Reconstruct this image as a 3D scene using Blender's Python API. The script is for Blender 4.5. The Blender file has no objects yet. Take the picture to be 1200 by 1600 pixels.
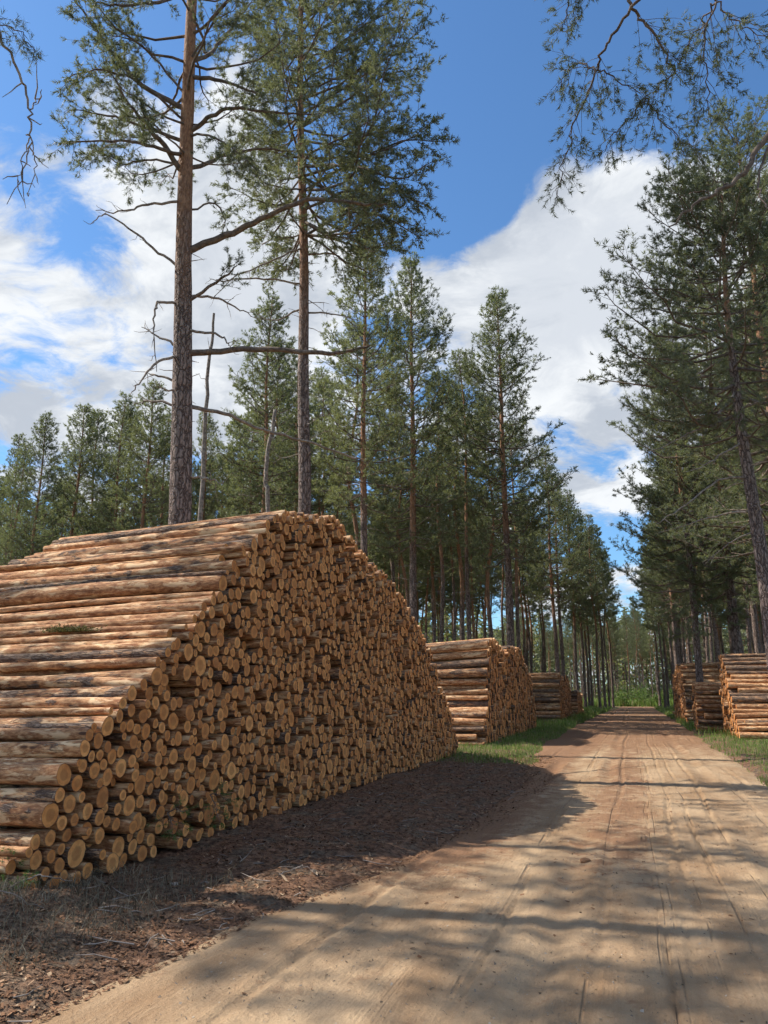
import bpy, math
import numpy as np
from mathutils import Vector, Matrix

# ------------------------------------------------------------------ camera, sky, sun, exposure
scene = bpy.context.scene
COL = scene.collection
cd = bpy.data.cameras.new('camera'); cam = bpy.data.objects.new('camera', cd); COL.objects.link(cam)
cd.sensor_fit = 'VERTICAL'; cd.sensor_height = 24.0; cd.lens = 18.0
cd.clip_start = 0.05; cd.clip_end = 3000
cam.location = (0, 0, 1.6)
cam.rotation_euler = (math.radians(90 + 13.36), 0, math.radians(17.463))
scene.camera = cam

SUN = Vector((-1.0, -0.05, 1.12)).normalized()
elev = math.asin(SUN.z)
sl = bpy.data.lights.new('sun', 'SUN'); sl.energy = 5.0; sl.angle = math.radians(0.45); sl.color = (1.0, 0.93, 0.82)
sun = bpy.data.objects.new('sun', sl); COL.objects.link(sun)
sun.rotation_euler = SUN.to_track_quat('Z', 'Y').to_euler()
sun.location = (-30, 0, 40)

vs = scene.view_settings
vs.view_transform = 'Standard'; vs.look = 'None'; vs.exposure = 0.48; vs.gamma = 1.0; vs.use_curve_mapping = False
scene.cycles.max_bounces = 5; scene.cycles.diffuse_bounces = 4; scene.cycles.transmission_bounces = 2; scene.cycles.glossy_bounces = 1
scene.cycles.use_adaptive_sampling = True; scene.cycles.adaptive_threshold = 0.03; scene.cycles.adaptive_min_samples = 16; scene.cycles.use_denoising = True

class NT:
    """small helper round a node tree"""
    def __init__(s, tree):
        s.t = tree; s.n = tree.nodes; s.l = tree.links
    def add(s, ty, **kw):
        n = s.n.new(ty)
        for k, v in kw.items():
            setattr(n, k, v)
        return n
    def put(s, sock, v):
        if hasattr(v, 'is_linked') or isinstance(v, bpy.types.NodeSocket):
            s.l.new(v, sock)
        else:
            sock.default_value = v
    def math(s, op, a, b=0.0, c=0.0, clamp=False):
        n = s.add('ShaderNodeMath', operation=op, use_clamp=clamp)
        s.put(n.inputs[0], a); s.put(n.inputs[1], b)
        if op in ('MULTIPLY_ADD', 'SMOOTH_MIN', 'SMOOTH_MAX', 'WRAP', 'COMPARE'):
            s.put(n.inputs[2], c)
        return n.outputs[0]
    def vmath(s, op, a, b=(0, 0, 0), out=0):
        n = s.add('ShaderNodeVectorMath', operation=op)
        s.put(n.inputs[0], a); s.put(n.inputs[1], b)
        return n.outputs[out]
    def noise(s, vec, scale, detail=4, rough=0.55, dist=0.0, out=0):
        n = s.add('ShaderNodeTexNoise')
        if vec is not None: s.put(n.inputs['Vector'], vec)
        n.inputs['Scale'].default_value = scale; n.inputs['Detail'].default_value = detail
        n.inputs['Roughness'].default_value = rough; n.inputs['Distortion'].default_value = dist
        return n.outputs[out]
    def voro(s, vec, scale, feature='F1', out=0):
        n = s.add('ShaderNodeTexVoronoi', feature=feature)
        s.put(n.inputs['Vector'], vec); n.inputs['Scale'].default_value = scale
        return n.outputs[out]
    def smooth(s, v, a, b, lo=0.0, hi=1.0):
        n = s.add('ShaderNodeMapRange', interpolation_type='SMOOTHSTEP')
        s.put(n.inputs[0], v); s.put(n.inputs[1], a); s.put(n.inputs[2], b); s.put(n.inputs[3], lo); s.put(n.inputs[4], hi)
        return n.outputs[0]
    def mix(s, f, a, b, blend='MIX'):
        n = s.add('ShaderNodeMix', data_type='RGBA', blend_type=blend)
        s.put(n.inputs[0], f)
        for i, v in ((6, a), (7, b)):
            if isinstance(v, tuple) and len(v) == 3: v = v + (1.0,)
            s.put(n.inputs[i], v)
        return n.outputs[2]
    def mapping(s, vec, scale=(1, 1, 1), loc=(0, 0, 0)):
        n = s.add('ShaderNodeMapping'); s.put(n.inputs[0], vec)
        n.inputs['Scale'].default_value = scale; n.inputs['Location'].default_value = loc
        return n.outputs[0]
    def sep(s, vec):
        n = s.add('ShaderNodeSeparateXYZ'); s.put(n.inputs[0], vec); return n.outputs
    def comb(s, x, y, z):
        n = s.add('ShaderNodeCombineXYZ'); s.put(n.inputs[0], x); s.put(n.inputs[1], y); s.put(n.inputs[2], z); return n.outputs[0]
    def attr(s, name, out='Fac'):
        n = s.add('ShaderNodeAttribute', attribute_name=name); return n.outputs[out]
    def bump(s, h, strength, dist):
        n = s.add('ShaderNodeBump'); s.put(n.inputs['Height'], h)
        n.inputs['Strength'].default_value = strength; n.inputs['Distance'].default_value = dist
        return n.outputs[0]

def build_world():
    w = bpy.data.worlds.new('World'); scene.world = w; w.use_nodes = True
    T = NT(w.node_tree); T.n.clear()
    out = T.add('ShaderNodeOutputWorld'); bg = T.add('ShaderNodeBackground'); bg.inputs[1].default_value = SKY
    T.l.new(bg.outputs[0], out.inputs[0])
    sky = T.add('ShaderNodeTexSky', sky_type='NISHITA')
    sky.sun_disc = False; sky.sun_elevation = elev; sky.sun_rotation = math.atan2(SUN.x, SUN.y)
    sky.air_density = 1.0; sky.dust_density = 0.35; sky.ozone_density = 2.2
    d = T.vmath('NORMALIZE', T.add('ShaderNodeTexCoord').outputs['Generated'])
    x, y, z = T.sep(d)
    zz = T.math('ADD', T.math('MAXIMUM', z, 0.0), 0.22)
    p = T.comb(T.math('DIVIDE', x, zz), T.math('DIVIDE', y, zz), 0.0)
    warp = T.vmath('SCALE', T.vmath('SUBTRACT', T.noise(p, 2.2, 3, out=1), (0.5, 0.5, 0.5)), (0, 0, 0))
    warp.node.inputs['Scale'].default_value = 0.30
    pw = T.vmath('ADD', p, warp)
    f = T.math('MULTIPLY_ADD', T.noise(pw, 2.3, 10, 0.64), 1.45, -0.215)
    # cumulus banks and clear openings, as directions on the sky
    blobs = [((-0.54, 0.70, 0.47), 0.955, 0.13), ((-0.39, 0.69, 0.61), 0.97, 0.12), ((-0.07, 0.85, 0.52), 0.975, 0.20),
             ((0.04, 0.90, 0.43), 0.965, 0.17), ((-0.62, 0.68, 0.36), 0.975, 0.06), ((-0.08, 0.71, 0.70), 0.955, -0.26), ((-0.22, 0.74, 0.64), 0.98, -0.16),
             ((-0.55, 0.54, 0.64), 0.975, -0.11), ((-0.63, 0.625, 0.46), 0.985, -0.08), ((-0.68, 0.66, 0.33), 0.992, -0.06), ((-0.04, 0.93, 0.37), 0.996, -0.12), ((-0.16, 0.77, 0.61), 0.99, -0.10), ((0.14, 0.75, 0.67), 0.97, -0.16), ((0.05, 0.825, 0.56), 0.975, 0.16)]
    bias = 0.0
    for c, lo, wt in blobs:
        v = Vector(c).normalized()
        m = T.smooth(T.vmath('DOT_PRODUCT', d, tuple(v), out=1), lo, 1.0 - (1.0 - lo) * 0.12)
        bias = T.math('MULTIPLY_ADD', m, wt, bias)
    dens = T.math('ADD', f, bias)
    mask = T.smooth(dens, 0.45, 0.63)
    thick = T.smooth(T.noise(T.vmath('ADD', pw, (3.1, 1.7, 0.0)), 3.6, 8, 0.62), 0.38, 0.62)
    cloud = T.mix(thick, (3.6, 3.95, 4.5), (6.2, 6.4, 6.6))
    cloud = T.mix(T.smooth(dens, 0.66, 0.95), cloud, (4.7, 5.0, 5.45))
    skyc = T.mix(1.0, sky.outputs[0], (0.70, 1.0, 1.22), 'MULTIPLY')
    T.l.new(T.mix(mask, skyc, cloud), bg.inputs[0])
SKY = 0.11
build_world()

# ------------------------------------------------------------------ mesh helpers
def mesh_np(name, V, parts, mats, smooth=True, attrs=None, fattrs=None):
    """parts: list of (faces n x 3|4, material index)"""
    V = np.asarray(V, np.float32)
    me = bpy.data.meshes.new(name)
    parts = [(np.asarray(f, np.int32), m) for f, m in parts if len(f)]
    nl = sum(f.size for f, _ in parts); nf = sum(len(f) for f, _ in parts)
    me.vertices.add(len(V)); me.vertices.foreach_set('co', V.ravel())
    me.loops.add(nl); me.polygons.add(nf)
    me.loops.foreach_set('vertex_index', np.concatenate([f.ravel() for f, _ in parts]))
    tot = np.concatenate([np.full(len(f), f.shape[1], np.int32) for f, _ in parts])
    st = np.concatenate([[0], np.cumsum(tot)[:-1]]).astype(np.int32)
    me.polygons.foreach_set('loop_start', st)
    me.polygons.foreach_set('material_index', np.concatenate([np.full(len(f), m, np.int32) for f, m in parts]))
    if smooth is True: sm = np.ones(nf, bool)
    elif smooth is False: sm = np.zeros(nf, bool)
    else: sm = np.concatenate([np.full(len(f), s, bool) for (f, _), s in zip(parts, smooth)])
    me.polygons.foreach_set('use_smooth', sm)
    for k, (ty, a) in (attrs or {}).items():
        at = me.attributes.new(k, ty, 'POINT')
        at.data.foreach_set('vector' if ty == 'FLOAT_VECTOR' else 'value', np.asarray(a, np.float32).ravel())
    for m in mats: me.materials.append(m)
    me.update(calc_edges=True)
    return me

def link(name, me, parent=None, loc=None, rot=None):
    o = bpy.data.objects.new(name, me); COL.objects.link(o)
    if parent is not None: o.parent = parent
    if loc is not None: o.location = loc
    if rot is not None: o.rotation_euler = rot
    return o

def tag(o, label=None, cat=None, group=None, kind=None):
    for k, v in (('label', label), ('category', cat), ('group', group), ('kind', kind)):
        if v: o[k] = v
    return o

def catmull(P, n):
    P = np.asarray(P, float)
    if len(P) == 2:
        t = np.linspace(0, 1, n)[:, None]; return P[0] * (1 - t) + P[1] * t
    Q = np.vstack([2 * P[0] - P[1], P, 2 * P[-1] - P[-2]])
    out = []
    for u in np.linspace(0, len(P) - 1 - 1e-6, n):
        i = int(u); t = u - i; a, b, c, d = Q[i], Q[i + 1], Q[i + 2], Q[i + 3]
        out.append(0.5 * (2 * b + (c - a) * t + (2 * a - 5 * b + 4 * c - d) * t * t + (3 * b - a - 3 * c + d) * t ** 3))
    return np.array(out)

def frames(P):
    T = np.gradient(P, axis=0); T /= np.linalg.norm(T, axis=1)[:, None] + 1e-9
    ref = np.array([0., 0, 1]) if abs(T[:, 2]).mean() < 0.8 else np.array([1., 0, 0])
    A = np.cross(T, ref); A /= np.linalg.norm(A, axis=1)[:, None] + 1e-9
    return T, A, np.cross(T, A)

def tube(P, R, sides, jitter=None):
    P = np.asarray(P, float); n = len(P); R = np.asarray(R, float)
    T, A, B = frames(P)
    th = np.arange(sides) * 2 * math.pi / sides
    rr = R[:, None] * np.ones((1, sides))
    if jitter is not None: rr = rr * jitter
    V = P[:, None, :] + rr[..., None] * (np.cos(th)[None, :, None] * A[:, None, :] + np.sin(th)[None, :, None] * B[:, None, :])
    i = np.arange(n - 1)[:, None] * sides; j = np.arange(sides)[None, :]; k = (j + 1) % sides
    F = np.stack([i + j, i + k, i + sides + k, i + sides + j], -1).reshape(-1, 4)
    return V.reshape(-1, 3), F

class Soup:
    def __init__(s): s.V = []; s.F = []; s.n = 0
    def add(s, V, F):
        s.V.append(V); s.F.append(F + s.n); s.n += len(V)
    def get(s): return np.concatenate(s.V), np.concatenate(s.F)

# smooth value noise on arrays (for relief)
def vnoise(x, y, seed=0):
    xi = np.floor(x).astype(np.int64); yi = np.floor(y).astype(np.int64); fx = x - xi; fy = y - yi
    def h(a, b):
        v = (a * 374761393 + b * 668265263 + seed * 974634777) & 0x7fffffff
        v = ((v ^ (v >> 13)) * 1274126177) & 0x7fffffff
        return ((v ^ (v >> 16)) & 0xffff) / 65535.0
    u = fx * fx * (3 - 2 * fx); w = fy * fy * (3 - 2 * fy)
    return (h(xi, yi) * (1 - u) + h(xi + 1, yi) * u) * (1 - w) + (h(xi, yi + 1) * (1 - u) + h(xi + 1, yi + 1) * u) * w
def fbm(x, y, seed=0, o=4):
    s = 0; a = 0.5
    for i in range(o): s = s + a * vnoise(x * 2 ** i, y * 2 ** i, seed + i); a *= 0.5
    return s

# ------------------------------------------------------------------ materials
def new_mat(name):
    m = bpy.data.materials.new(name); m.use_nodes = True
    T = NT(m.node_tree); T.n.clear()
    out = T.add('ShaderNodeOutputMaterial'); b = T.add('ShaderNodeBsdfPrincipled')
    T.l.new(b.outputs[0], out.inputs[0]); b.inputs['Roughness'].default_value = 0.85
    b.inputs['Specular IOR Level'].default_value = 0.25
    return m, T, b, out

def mat_log_bark():
    m, T, b, out = new_mat('log_bark')
    lp = T.attr('lp', 'Vector'); rnd = T.attr('rnd'); bk = T.attr('bk')
    off = T.vmath('ADD', lp, T.comb(T.math('MULTIPLY', rnd, 91.0), T.math('MULTIPLY', rnd, 37.0), 0.0))
    st = T.mapping(off, (1.0, 3.0, 3.0))
    n1 = T.noise(st, 2.2, 6, 0.62, 0.4)                 # flaking patches
    n2 = T.noise(T.mapping(off, (5, 14, 14)), 2.0, 5, 0.65)
    n2c = T.noise(T.mapping(off, (5, 14, 14)), 2.0, 3, 0.6, out=1)
    n3 = T.noise(T.mapping(off, (1.6, 7, 7)), 1.9, 6, 0.66, 0.6)
    peeled = T.mix(T.smooth(n2, 0.36, 0.66), (0.23, 0.10, 0.047), (0.52, 0.295, 0.150))
    peeled = T.mix(T.smooth(n3, 0.51, 0.61), peeled, (0.65, 0.465, 0.285))
    peeled = T.mix(T.smooth(n3, 0.41, 0.31), peeled, (0.15, 0.07, 0.04))
    cr = T.voro(T.vmath('ADD', T.mapping(off, (6.5, 34, 34)), T.vmath('MULTIPLY', n2c, (1.2, 1.2, 1.2))), 1.0, 'DISTANCE_TO_EDGE')
    rough = T.mix(T.smooth(n2, 0.35, 0.68), (0.115, 0.075, 0.058), (0.31, 0.235, 0.18))
    rough = T.mix(T.smooth(cr, 0.0, 0.10), (0.09, 0.058, 0.045), rough)
    rough = T.mix(T.smooth(n3, 0.53, 0.6), rough, (0.44, 0.26, 0.15))
    mask = T.smooth(T.math('ADD', n1, bk), 0.5, 0.56)
    c = T.mix(mask, peeled, rough)
    kn = T.voro(T.mapping(off, (2.6, 7.5, 7.5)), 1.0)
    c = T.mix(T.smooth(kn, 0.17, 0.09), c, (0.10, 0.05, 0.03))
    c = T.mix(T.smooth(T.noise(T.mapping(off, (0.7, 9, 9)), 2.0, 6, 0.7, 1.2), 0.60, 0.66), c, (0.62, 0.45, 0.29))
    tint = T.mix(rnd, (0.80, 0.76, 0.74), (1.16, 1.12, 1.08))
    T.l.new(T.mix(1.0, c, T.mix(1.0, tint, (1.10, 1.08, 1.04), 'MULTIPLY'), 'MULTIPLY'), b.inputs['Base Color'])
    h = T.math('ADD', T.math('MULTIPLY', mask, T.math('MULTIPLY_ADD', T.smooth(cr, 0, 0.2), 0.9, 0.35)), T.math('MULTIPLY', n2, 0.5))
    T.l.new(T.bump(h, 0.9, 0.016), b.inputs['Normal'])
    return m

def mat_log_end():
    m, T, b, out = new_mat('sawn_wood')
    lp = T.attr('lp', 'Vector'); rnd = T.attr('rnd')
    x, y, z = T.sep(lp)
    yz = T.comb(T.math('ADD', y, T.math('MULTIPLY', rnd, 17.0)), z, T.math('MULTIPLY', rnd, 31.0))
    wob = T.math('MULTIPLY', T.math('SUBTRACT', T.noise(yz, 9.0, 3), 0.5), 0.018)
    r = T.math('ADD', T.math('SQRT', T.math('ADD', T.math('MULTIPLY', y, y), T.math('MULTIPLY', z, z))), wob)
    rel = T.attr('rel')
    ring = T.math('SINE', T.math('MULTIPLY', r, 640.0))
    n = T.noise(yz, 14.0, 5, 0.6)
    base = T.mix(T.smooth(n, 0.3, 0.7), (0.58, 0.232, 0.074), (0.80, 0.395, 0.140))
    hue = T.mix(T.math('FRACT', T.math('MULTIPLY', rnd, 7.31)), T.mix(rnd, (0.62, 0.50, 0.44), (0.92, 0.78, 0.62)), T.mix(rnd, (1.0, 0.95, 0.88), (1.16, 1.16, 1.12)))
    base = T.mix(1.0, base, hue, 'MULTIPLY')
    heart = T.smooth(T.math('ADD', rel, T.math('MULTIPLY', wob, 6.0)), 0.62, 0.42)
    base = T.mix(T.math('MULTIPLY', heart, 0.55), base, (0.33, 0.135, 0.05))
    base = T.mix(T.math('MULTIPLY', T.smooth(ring, 0.3, 1.0), 0.22), base, (0.27, 0.12, 0.05))
    rim = T.smooth(rel, 0.93, 0.98)
    base = T.mix(rim, base, (0.11, 0.06, 0.035))
    ck = T.noise(T.mapping(yz, (1, 60, 6)), 1.0, 2)
    base = T.mix(T.math('MULTIPLY', T.smooth(ck, 0.70, 0.76), 0.5), base, (0.14, 0.07, 0.03))
    T.l.new(base, b.inputs['Base Color'])
    T.l.new(T.bump(T.math('ADD', T.noise(yz, 60, 3), T.math('MULTIPLY', ring, 0.1)), 0.35, 0.004), b.inputs['Normal'])
    return m

def mat_pine_bark(name='pine_bark', lo=9.0, hi=13.0):
    m, T, b, out = new_mat(name)
    tc = T.add('ShaderNodeTexCoord').outputs['Object']
    x, y, z = T.sep(tc)
    info = T.add('ShaderNodeObjectInfo').outputs['Random']
    n1 = T.noise(T.mapping(tc, (2.2, 2.2, 0.8)), 2.0, 5, 0.6)
    n2 = T.noise(T.mapping(tc, (14, 14, 5)), 1.5, 5, 0.65)
    warp = T.vmath('ADD', T.mapping(tc, (11, 11, 3.2)), T.vmath('MULTIPLY', T.noise(tc, 6.0, 3, out=1), (1.6, 1.6, 1.6)))
    cr = T.voro(warp, 1.0, 'DISTANCE_TO_EDGE')
    grey = T.mix(T.smooth(n2, 0.33, 0.68), (0.17, 0.12, 0.10), (0.36, 0.275, 0.235))
    grey = T.mix(T.smooth(cr, 0.0, 0.14), (0.075, 0.05, 0.042), grey)
    oran = T.mix(T.smooth(n2, 0.32, 0.68), (0.21, 0.10, 0.058), (0.42, 0.23, 0.125))
    oran = T.mix(T.smooth(n1, 0.58, 0.7), oran, (0.34, 0.20, 0.12))
    hz = T.math('ADD', z, T.math('MULTIPLY_ADD', n1, 7.0, T.math('MULTIPLY_ADD', info, 4.0, -5.5)))
    up = T.smooth(hz, lo, hi)
    T.l.new(T.mix(up, grey, oran), b.inputs['Base Color'])
    h = T.math('MULTIPLY', T.math('MULTIPLY_ADD', T.smooth(cr, 0.0, 0.22), 1.0, T.math('MULTIPLY', n2, 0.6)), T.math('MULTIPLY_ADD', up, -0.72, 1.0))
    T.l.new(T.bump(h, 0.9, 0.035), b.inputs['Normal'])
    return m

def mat_twig(name, a, c):
    m, T, b, out = new_mat(name)
    tc = T.add('ShaderNodeTexCoord').outputs['Object']
    n = T.noise(tc, 9.0, 4, 0.6)
    T.l.new(T.mix(T.smooth(n, 0.35, 0.65), a, c), b.inputs['Base Color'])
    T.l.new(T.bump(n, 0.5, 0.01), b.inputs['Normal'])
    return m

def mat_needles(name, a, c, tr=0.28):
    m, T, b, out = new_mat(name)
    tc = T.add('ShaderNodeTexCoord').outputs['Object']
    info = T.add('ShaderNodeObjectInfo').outputs['Random']
    r = T.attr('rnd')
    n = T.noise(tc, 0.9, 3, 0.6)
    f = T.math('ADD', T.math('MULTIPLY', r, 0.55), T.math('MULTIPLY_ADD', n, 0.5, T.math('MULTIPLY_ADD', info, 0.3, -0.2)), clamp=True)
    col = T.mix(f, a, c)
    col = T.mix(T.smooth(r, 0.965, 0.975), col, (0.16, 0.085, 0.03))
    T.l.new(col, b.inputs['Base Color'])
    b.inputs['Roughness'].default_value = 0.55; b.inputs['Specular IOR Level'].default_value = 0.35
    t = T.add('ShaderNodeBsdfTranslucent'); T.l.new(T.mix(1.0, col, (1.15, 1.2, 0.6), 'MULTIPLY'), t.inputs[0])
    mx = T.add('ShaderNodeMixShader'); mx.inputs[0].default_value = tr
    T.l.new(b.outputs[0], mx.inputs[1]); T.l.new(t.outputs[0], mx.inputs[2]); T.l.new(mx.outputs[0], out.inputs[0])
    return m

def mat_road():
    m, T, b, out = new_mat('sand_road')
    g = T.add('ShaderNodeNewGeometry').outputs['Position']
    x, y, z = T.sep(g)
    n1 = T.noise(T.mapping(g, (1.1, 0.35, 1)), 1.3, 6, 0.62)
    n2 = T.noise(g, 26.0, 5, 0.7)
    n3 = T.noise(T.mapping(g, (6.0, 0.9, 1)), 1.0, 5, 0.65, 0.5)
    n4 = T.noise(g, 3.3, 7, 0.7)
    n5 = T.noise(T.mapping(g, (30.0, 0.9, 1)), 1.0, 3, 0.6)
    c = T.mix(T.smooth(n1, 0.33, 0.68), (0.275, 0.172, 0.094), (0.430, 0.302, 0.184))
    c = T.mix(T.math('MULTIPLY', T.smooth(n3, 0.5, 0.68), 0.22), c, (0.50, 0.36, 0.22))
    c = T.mix(T.math('MULTIPLY', T.smooth(n5, 0.58, 0.68), 0.14), c, (0.23, 0.125, 0.062))
    # trodden-in bark dust, strongest down the middle and along the left edge further on
    mid = T.smooth(T.math('ABSOLUTE', T.math('ADD', x, T.math('MULTIPLY_ADD', T.noise(T.comb(0, y, 0), 0.35, 2), 0.7, -0.05))), 0.75, 0.15)
    ywin = T.math('MULTIPLY', T.smooth(y, 6.0, 10.0), T.smooth(y, 30.0, 17.0))
    left = T.math('MULTIPLY', T.smooth(x, -0.9, -2.1), T.smooth(y, 5.5, 9.0))
    far = T.smooth(y, 19.0, 30.0, 0.0, 0.35)
    dust = T.math('ADD', T.math('ADD', T.math('MULTIPLY', T.math('MULTIPLY', mid, ywin), 0.30), T.math('MULTIPLY', left, 0.5)), far)
    dm = T.smooth(T.math('ADD', T.math('MULTIPLY_ADD', n4, 0.75, T.math('MULTIPLY', n2, 0.25)), T.math('MULTIPLY', dust, 0.62)), 0.55, 0.72)
    dust_c = T.mix(n2, (0.13, 0.06, 0.032), (0.30, 0.16, 0.085))
    c = T.mix(T.math('MULTIPLY', dm, 0.85), c, dust_c)
    c = T.mix(T.math('MULTIPLY', T.smooth(n2, 0.60, 0.72), 0.4), c, (0.25, 0.145, 0.08))
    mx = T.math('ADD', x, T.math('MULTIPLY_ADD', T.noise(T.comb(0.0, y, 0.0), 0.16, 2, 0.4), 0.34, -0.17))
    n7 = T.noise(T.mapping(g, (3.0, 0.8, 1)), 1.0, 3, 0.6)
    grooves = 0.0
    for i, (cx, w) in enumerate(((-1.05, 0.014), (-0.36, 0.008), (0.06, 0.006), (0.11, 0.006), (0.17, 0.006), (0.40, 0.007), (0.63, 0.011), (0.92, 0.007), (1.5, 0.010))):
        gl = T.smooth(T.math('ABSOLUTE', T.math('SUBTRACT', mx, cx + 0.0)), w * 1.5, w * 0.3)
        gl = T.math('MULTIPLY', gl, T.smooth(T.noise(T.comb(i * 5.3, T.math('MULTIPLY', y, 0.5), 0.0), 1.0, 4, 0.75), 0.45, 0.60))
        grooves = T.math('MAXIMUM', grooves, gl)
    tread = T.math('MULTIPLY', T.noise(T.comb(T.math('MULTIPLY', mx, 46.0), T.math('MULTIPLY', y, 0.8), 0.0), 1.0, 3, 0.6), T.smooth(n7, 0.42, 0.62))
    c = T.mix(T.math('MULTIPLY', grooves, T.smooth(n2, 0.3, 0.7, 0.15, 0.6)), c, (0.17, 0.095, 0.052))  # groove lines coloured darker: gathered dirt, with the ruts' shade painted in
    c = T.mix(T.smooth(T.noise(g, 95.0, 3, 0.7), 0.60, 0.72, 0.0, 0.45), c, (0.17, 0.10, 0.06))
    c = T.mix(T.smooth(T.noise(T.vmath('ADD', g, (5, 3, 1)), 80.0, 3, 0.7), 0.62, 0.72, 0.0, 0.4), c, (0.62, 0.48, 0.32))
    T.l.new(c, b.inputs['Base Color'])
    h = T.math('ADD', T.math('MULTIPLY', n2, 0.6), T.math('ADD', T.math('MULTIPLY', n4, 0.8), T.math('MULTIPLY_ADD', n3, 0.22, T.math('MULTIPLY_ADD', tread, 0.30, T.math('MULTIPLY', grooves, -0.5)))))
    T.l.new(T.bump(h, 0.8, 0.04), b.inputs['Normal'])
    b.inputs['Roughness'].default_value = 0.95
    return m

def mat_ground():
    m, T, b, out = new_mat('forest_floor')
    g = T.add('ShaderNodeNewGeometry').outputs['Position']
    x, y, z = T.sep(g)
    n1 = T.noise(g, 0.8, 6, 0.62); n2 = T.noise(g, 14.0, 6, 0.72); n3 = T.noise(g, 2.7, 5, 0.62); n4 = T.noise(g, 55, 3, 0.7)
    litter = T.mix(T.smooth(n2, 0.36, 0.64), (0.08, 0.042, 0.026), (0.29, 0.155, 0.09))
    litter = T.mix(T.smooth(n4, 0.6, 0.7), litter, (0.36, 0.22, 0.13))
    humus = T.mix(T.smooth(n2, 0.35, 0.66), (0.065, 0.044, 0.030), (0.23, 0.165, 0.11))
    moss = T.mix(T.smooth(n2, 0.35, 0.66), (0.045, 0.055, 0.018), (0.13, 0.15, 0.05))
    c = T.mix(T.smooth(n3, 0.45, 0.62), litter, humus)
    near = T.math('MULTIPLY', T.smooth(y, 8.0, 5.0), T.smooth(x, -3.0, -3.6))
    c = T.mix(T.math('MULTIPLY', near, 0.7), c, humus)
    off = T.math('ADD', T.smooth(x, -5.4, -9.0), T.math('ADD', T.smooth(x, 2.6, 4.0), T.smooth(y, 24, 34)), clamp=True)
    c = T.mix(T.math('MULTIPLY', off, T.smooth(n1, 0.40, 0.58)), c, moss)
    T.l.new(c, b.inputs['Base Color'])
    T.l.new(T.bump(T.math('ADD', n2, T.math('MULTIPLY', n4, 0.4)), 0.9, 0.04), b.inputs['Normal'])
    b.inputs['Roughness'].default_value = 1.0
    return m

def mat_attr(name, stops, rough=0.9, tr=0.0):
    m, T, b, out = new_mat(name)
    r = T.attr('rnd')
    ramp = T.add('ShaderNodeValToRGB'); T.l.new(r, ramp.inputs[0])
    el = ramp.color_ramp.elements
    while len(el) < len(stops): el.new(0.5)
    for e, (p, c) in zip(el, stops): e.position = p; e.color = c + (1,)
    n = T.noise(T.add('ShaderNodeNewGeometry').outputs['Position'], 40.0, 2)
    col = T.mix(T.smooth(n, 0.2, 0.8, 0.0, 0.35), ramp.outputs[0], (0.05, 0.035, 0.02))
    T.l.new(col, b.inputs['Base Color']); b.inputs['Roughness'].default_value = rough
    if tr:
        t = T.add('ShaderNodeBsdfTranslucent'); T.l.new(col, t.inputs[0])
        mx = T.add('ShaderNodeMixShader'); mx.inputs[0].default_value = tr
        T.l.new(b.outputs[0], mx.inputs[1]); T.l.new(t.outputs[0], mx.inputs[2]); T.l.new(mx.outputs[0], out.inputs[0])
    return m

M_BARKLOG = mat_log_bark(); M_END = mat_log_end()
M_BARK = mat_pine_bark('pine_bark', 8.0, 12.0)
M_BARK_OLD = mat_pine_bark('old_pine_bark', 9.5, 16.5)
M_LIMB = mat_twig('pine_limb', (0.10, 0.075, 0.062), (0.21, 0.16, 0.125))
M_DEAD = mat_twig('dead_wood', (0.16, 0.13, 0.11), (0.36, 0.30, 0.25))
M_NEEDLE = mat_needles('pine_needles', (0.118, 0.142, 0.112), (0.280, 0.288, 0.175), 0.48)
M_NEEDLE_N = mat_needles('pine_needles_near', (0.100, 0.118, 0.098), (0.235, 0.240, 0.160), 0.45)
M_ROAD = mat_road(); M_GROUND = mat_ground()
M_CHIP = mat_attr('bark_chips', [(0.0, (0.055, 0.027, 0.015)), (0.5, (0.19, 0.090, 0.045)), (0.9, (0.31, 0.165, 0.088)), (0.99, (0.50, 0.35, 0.22))])
M_GRASS = mat_attr('grass_blade', [(0.0, (0.10, 0.17, 0.035)), (0.5, (0.22, 0.35, 0.07)), (0.8, (0.30, 0.38, 0.11)), (0.9, (0.40, 0.36, 0.18))], 0.6, 0.4)
M_STRAW = mat_attr('dry_grass', [(0.0, (0.07, 0.055, 0.035)), (0.5, (0.20, 0.165, 0.11)), (1.0, (0.36, 0.31, 0.22))], 0.9, 0.15)
M_LEAF = mat_attr('bush_leaf', [(0.0, (0.06, 0.12, 0.025)), (0.6, (0.15, 0.25, 0.05)), (1.0, (0.26, 0.36, 0.09))], 0.6, 0.4)
M_STONE = mat_attr('pebble', [(0.0, (0.12, 0.085, 0.06)), (0.6, (0.26, 0.2, 0.15)), (1.0, (0.45, 0.40, 0.34))], 0.9)
M_MOSS = mat_attr('moss_tuft', [(0.0, (0.06, 0.06, 0.015)), (0.6, (0.17, 0.17, 0.05)), (1.0, (0.30, 0.28, 0.10))], 0.9)

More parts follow.
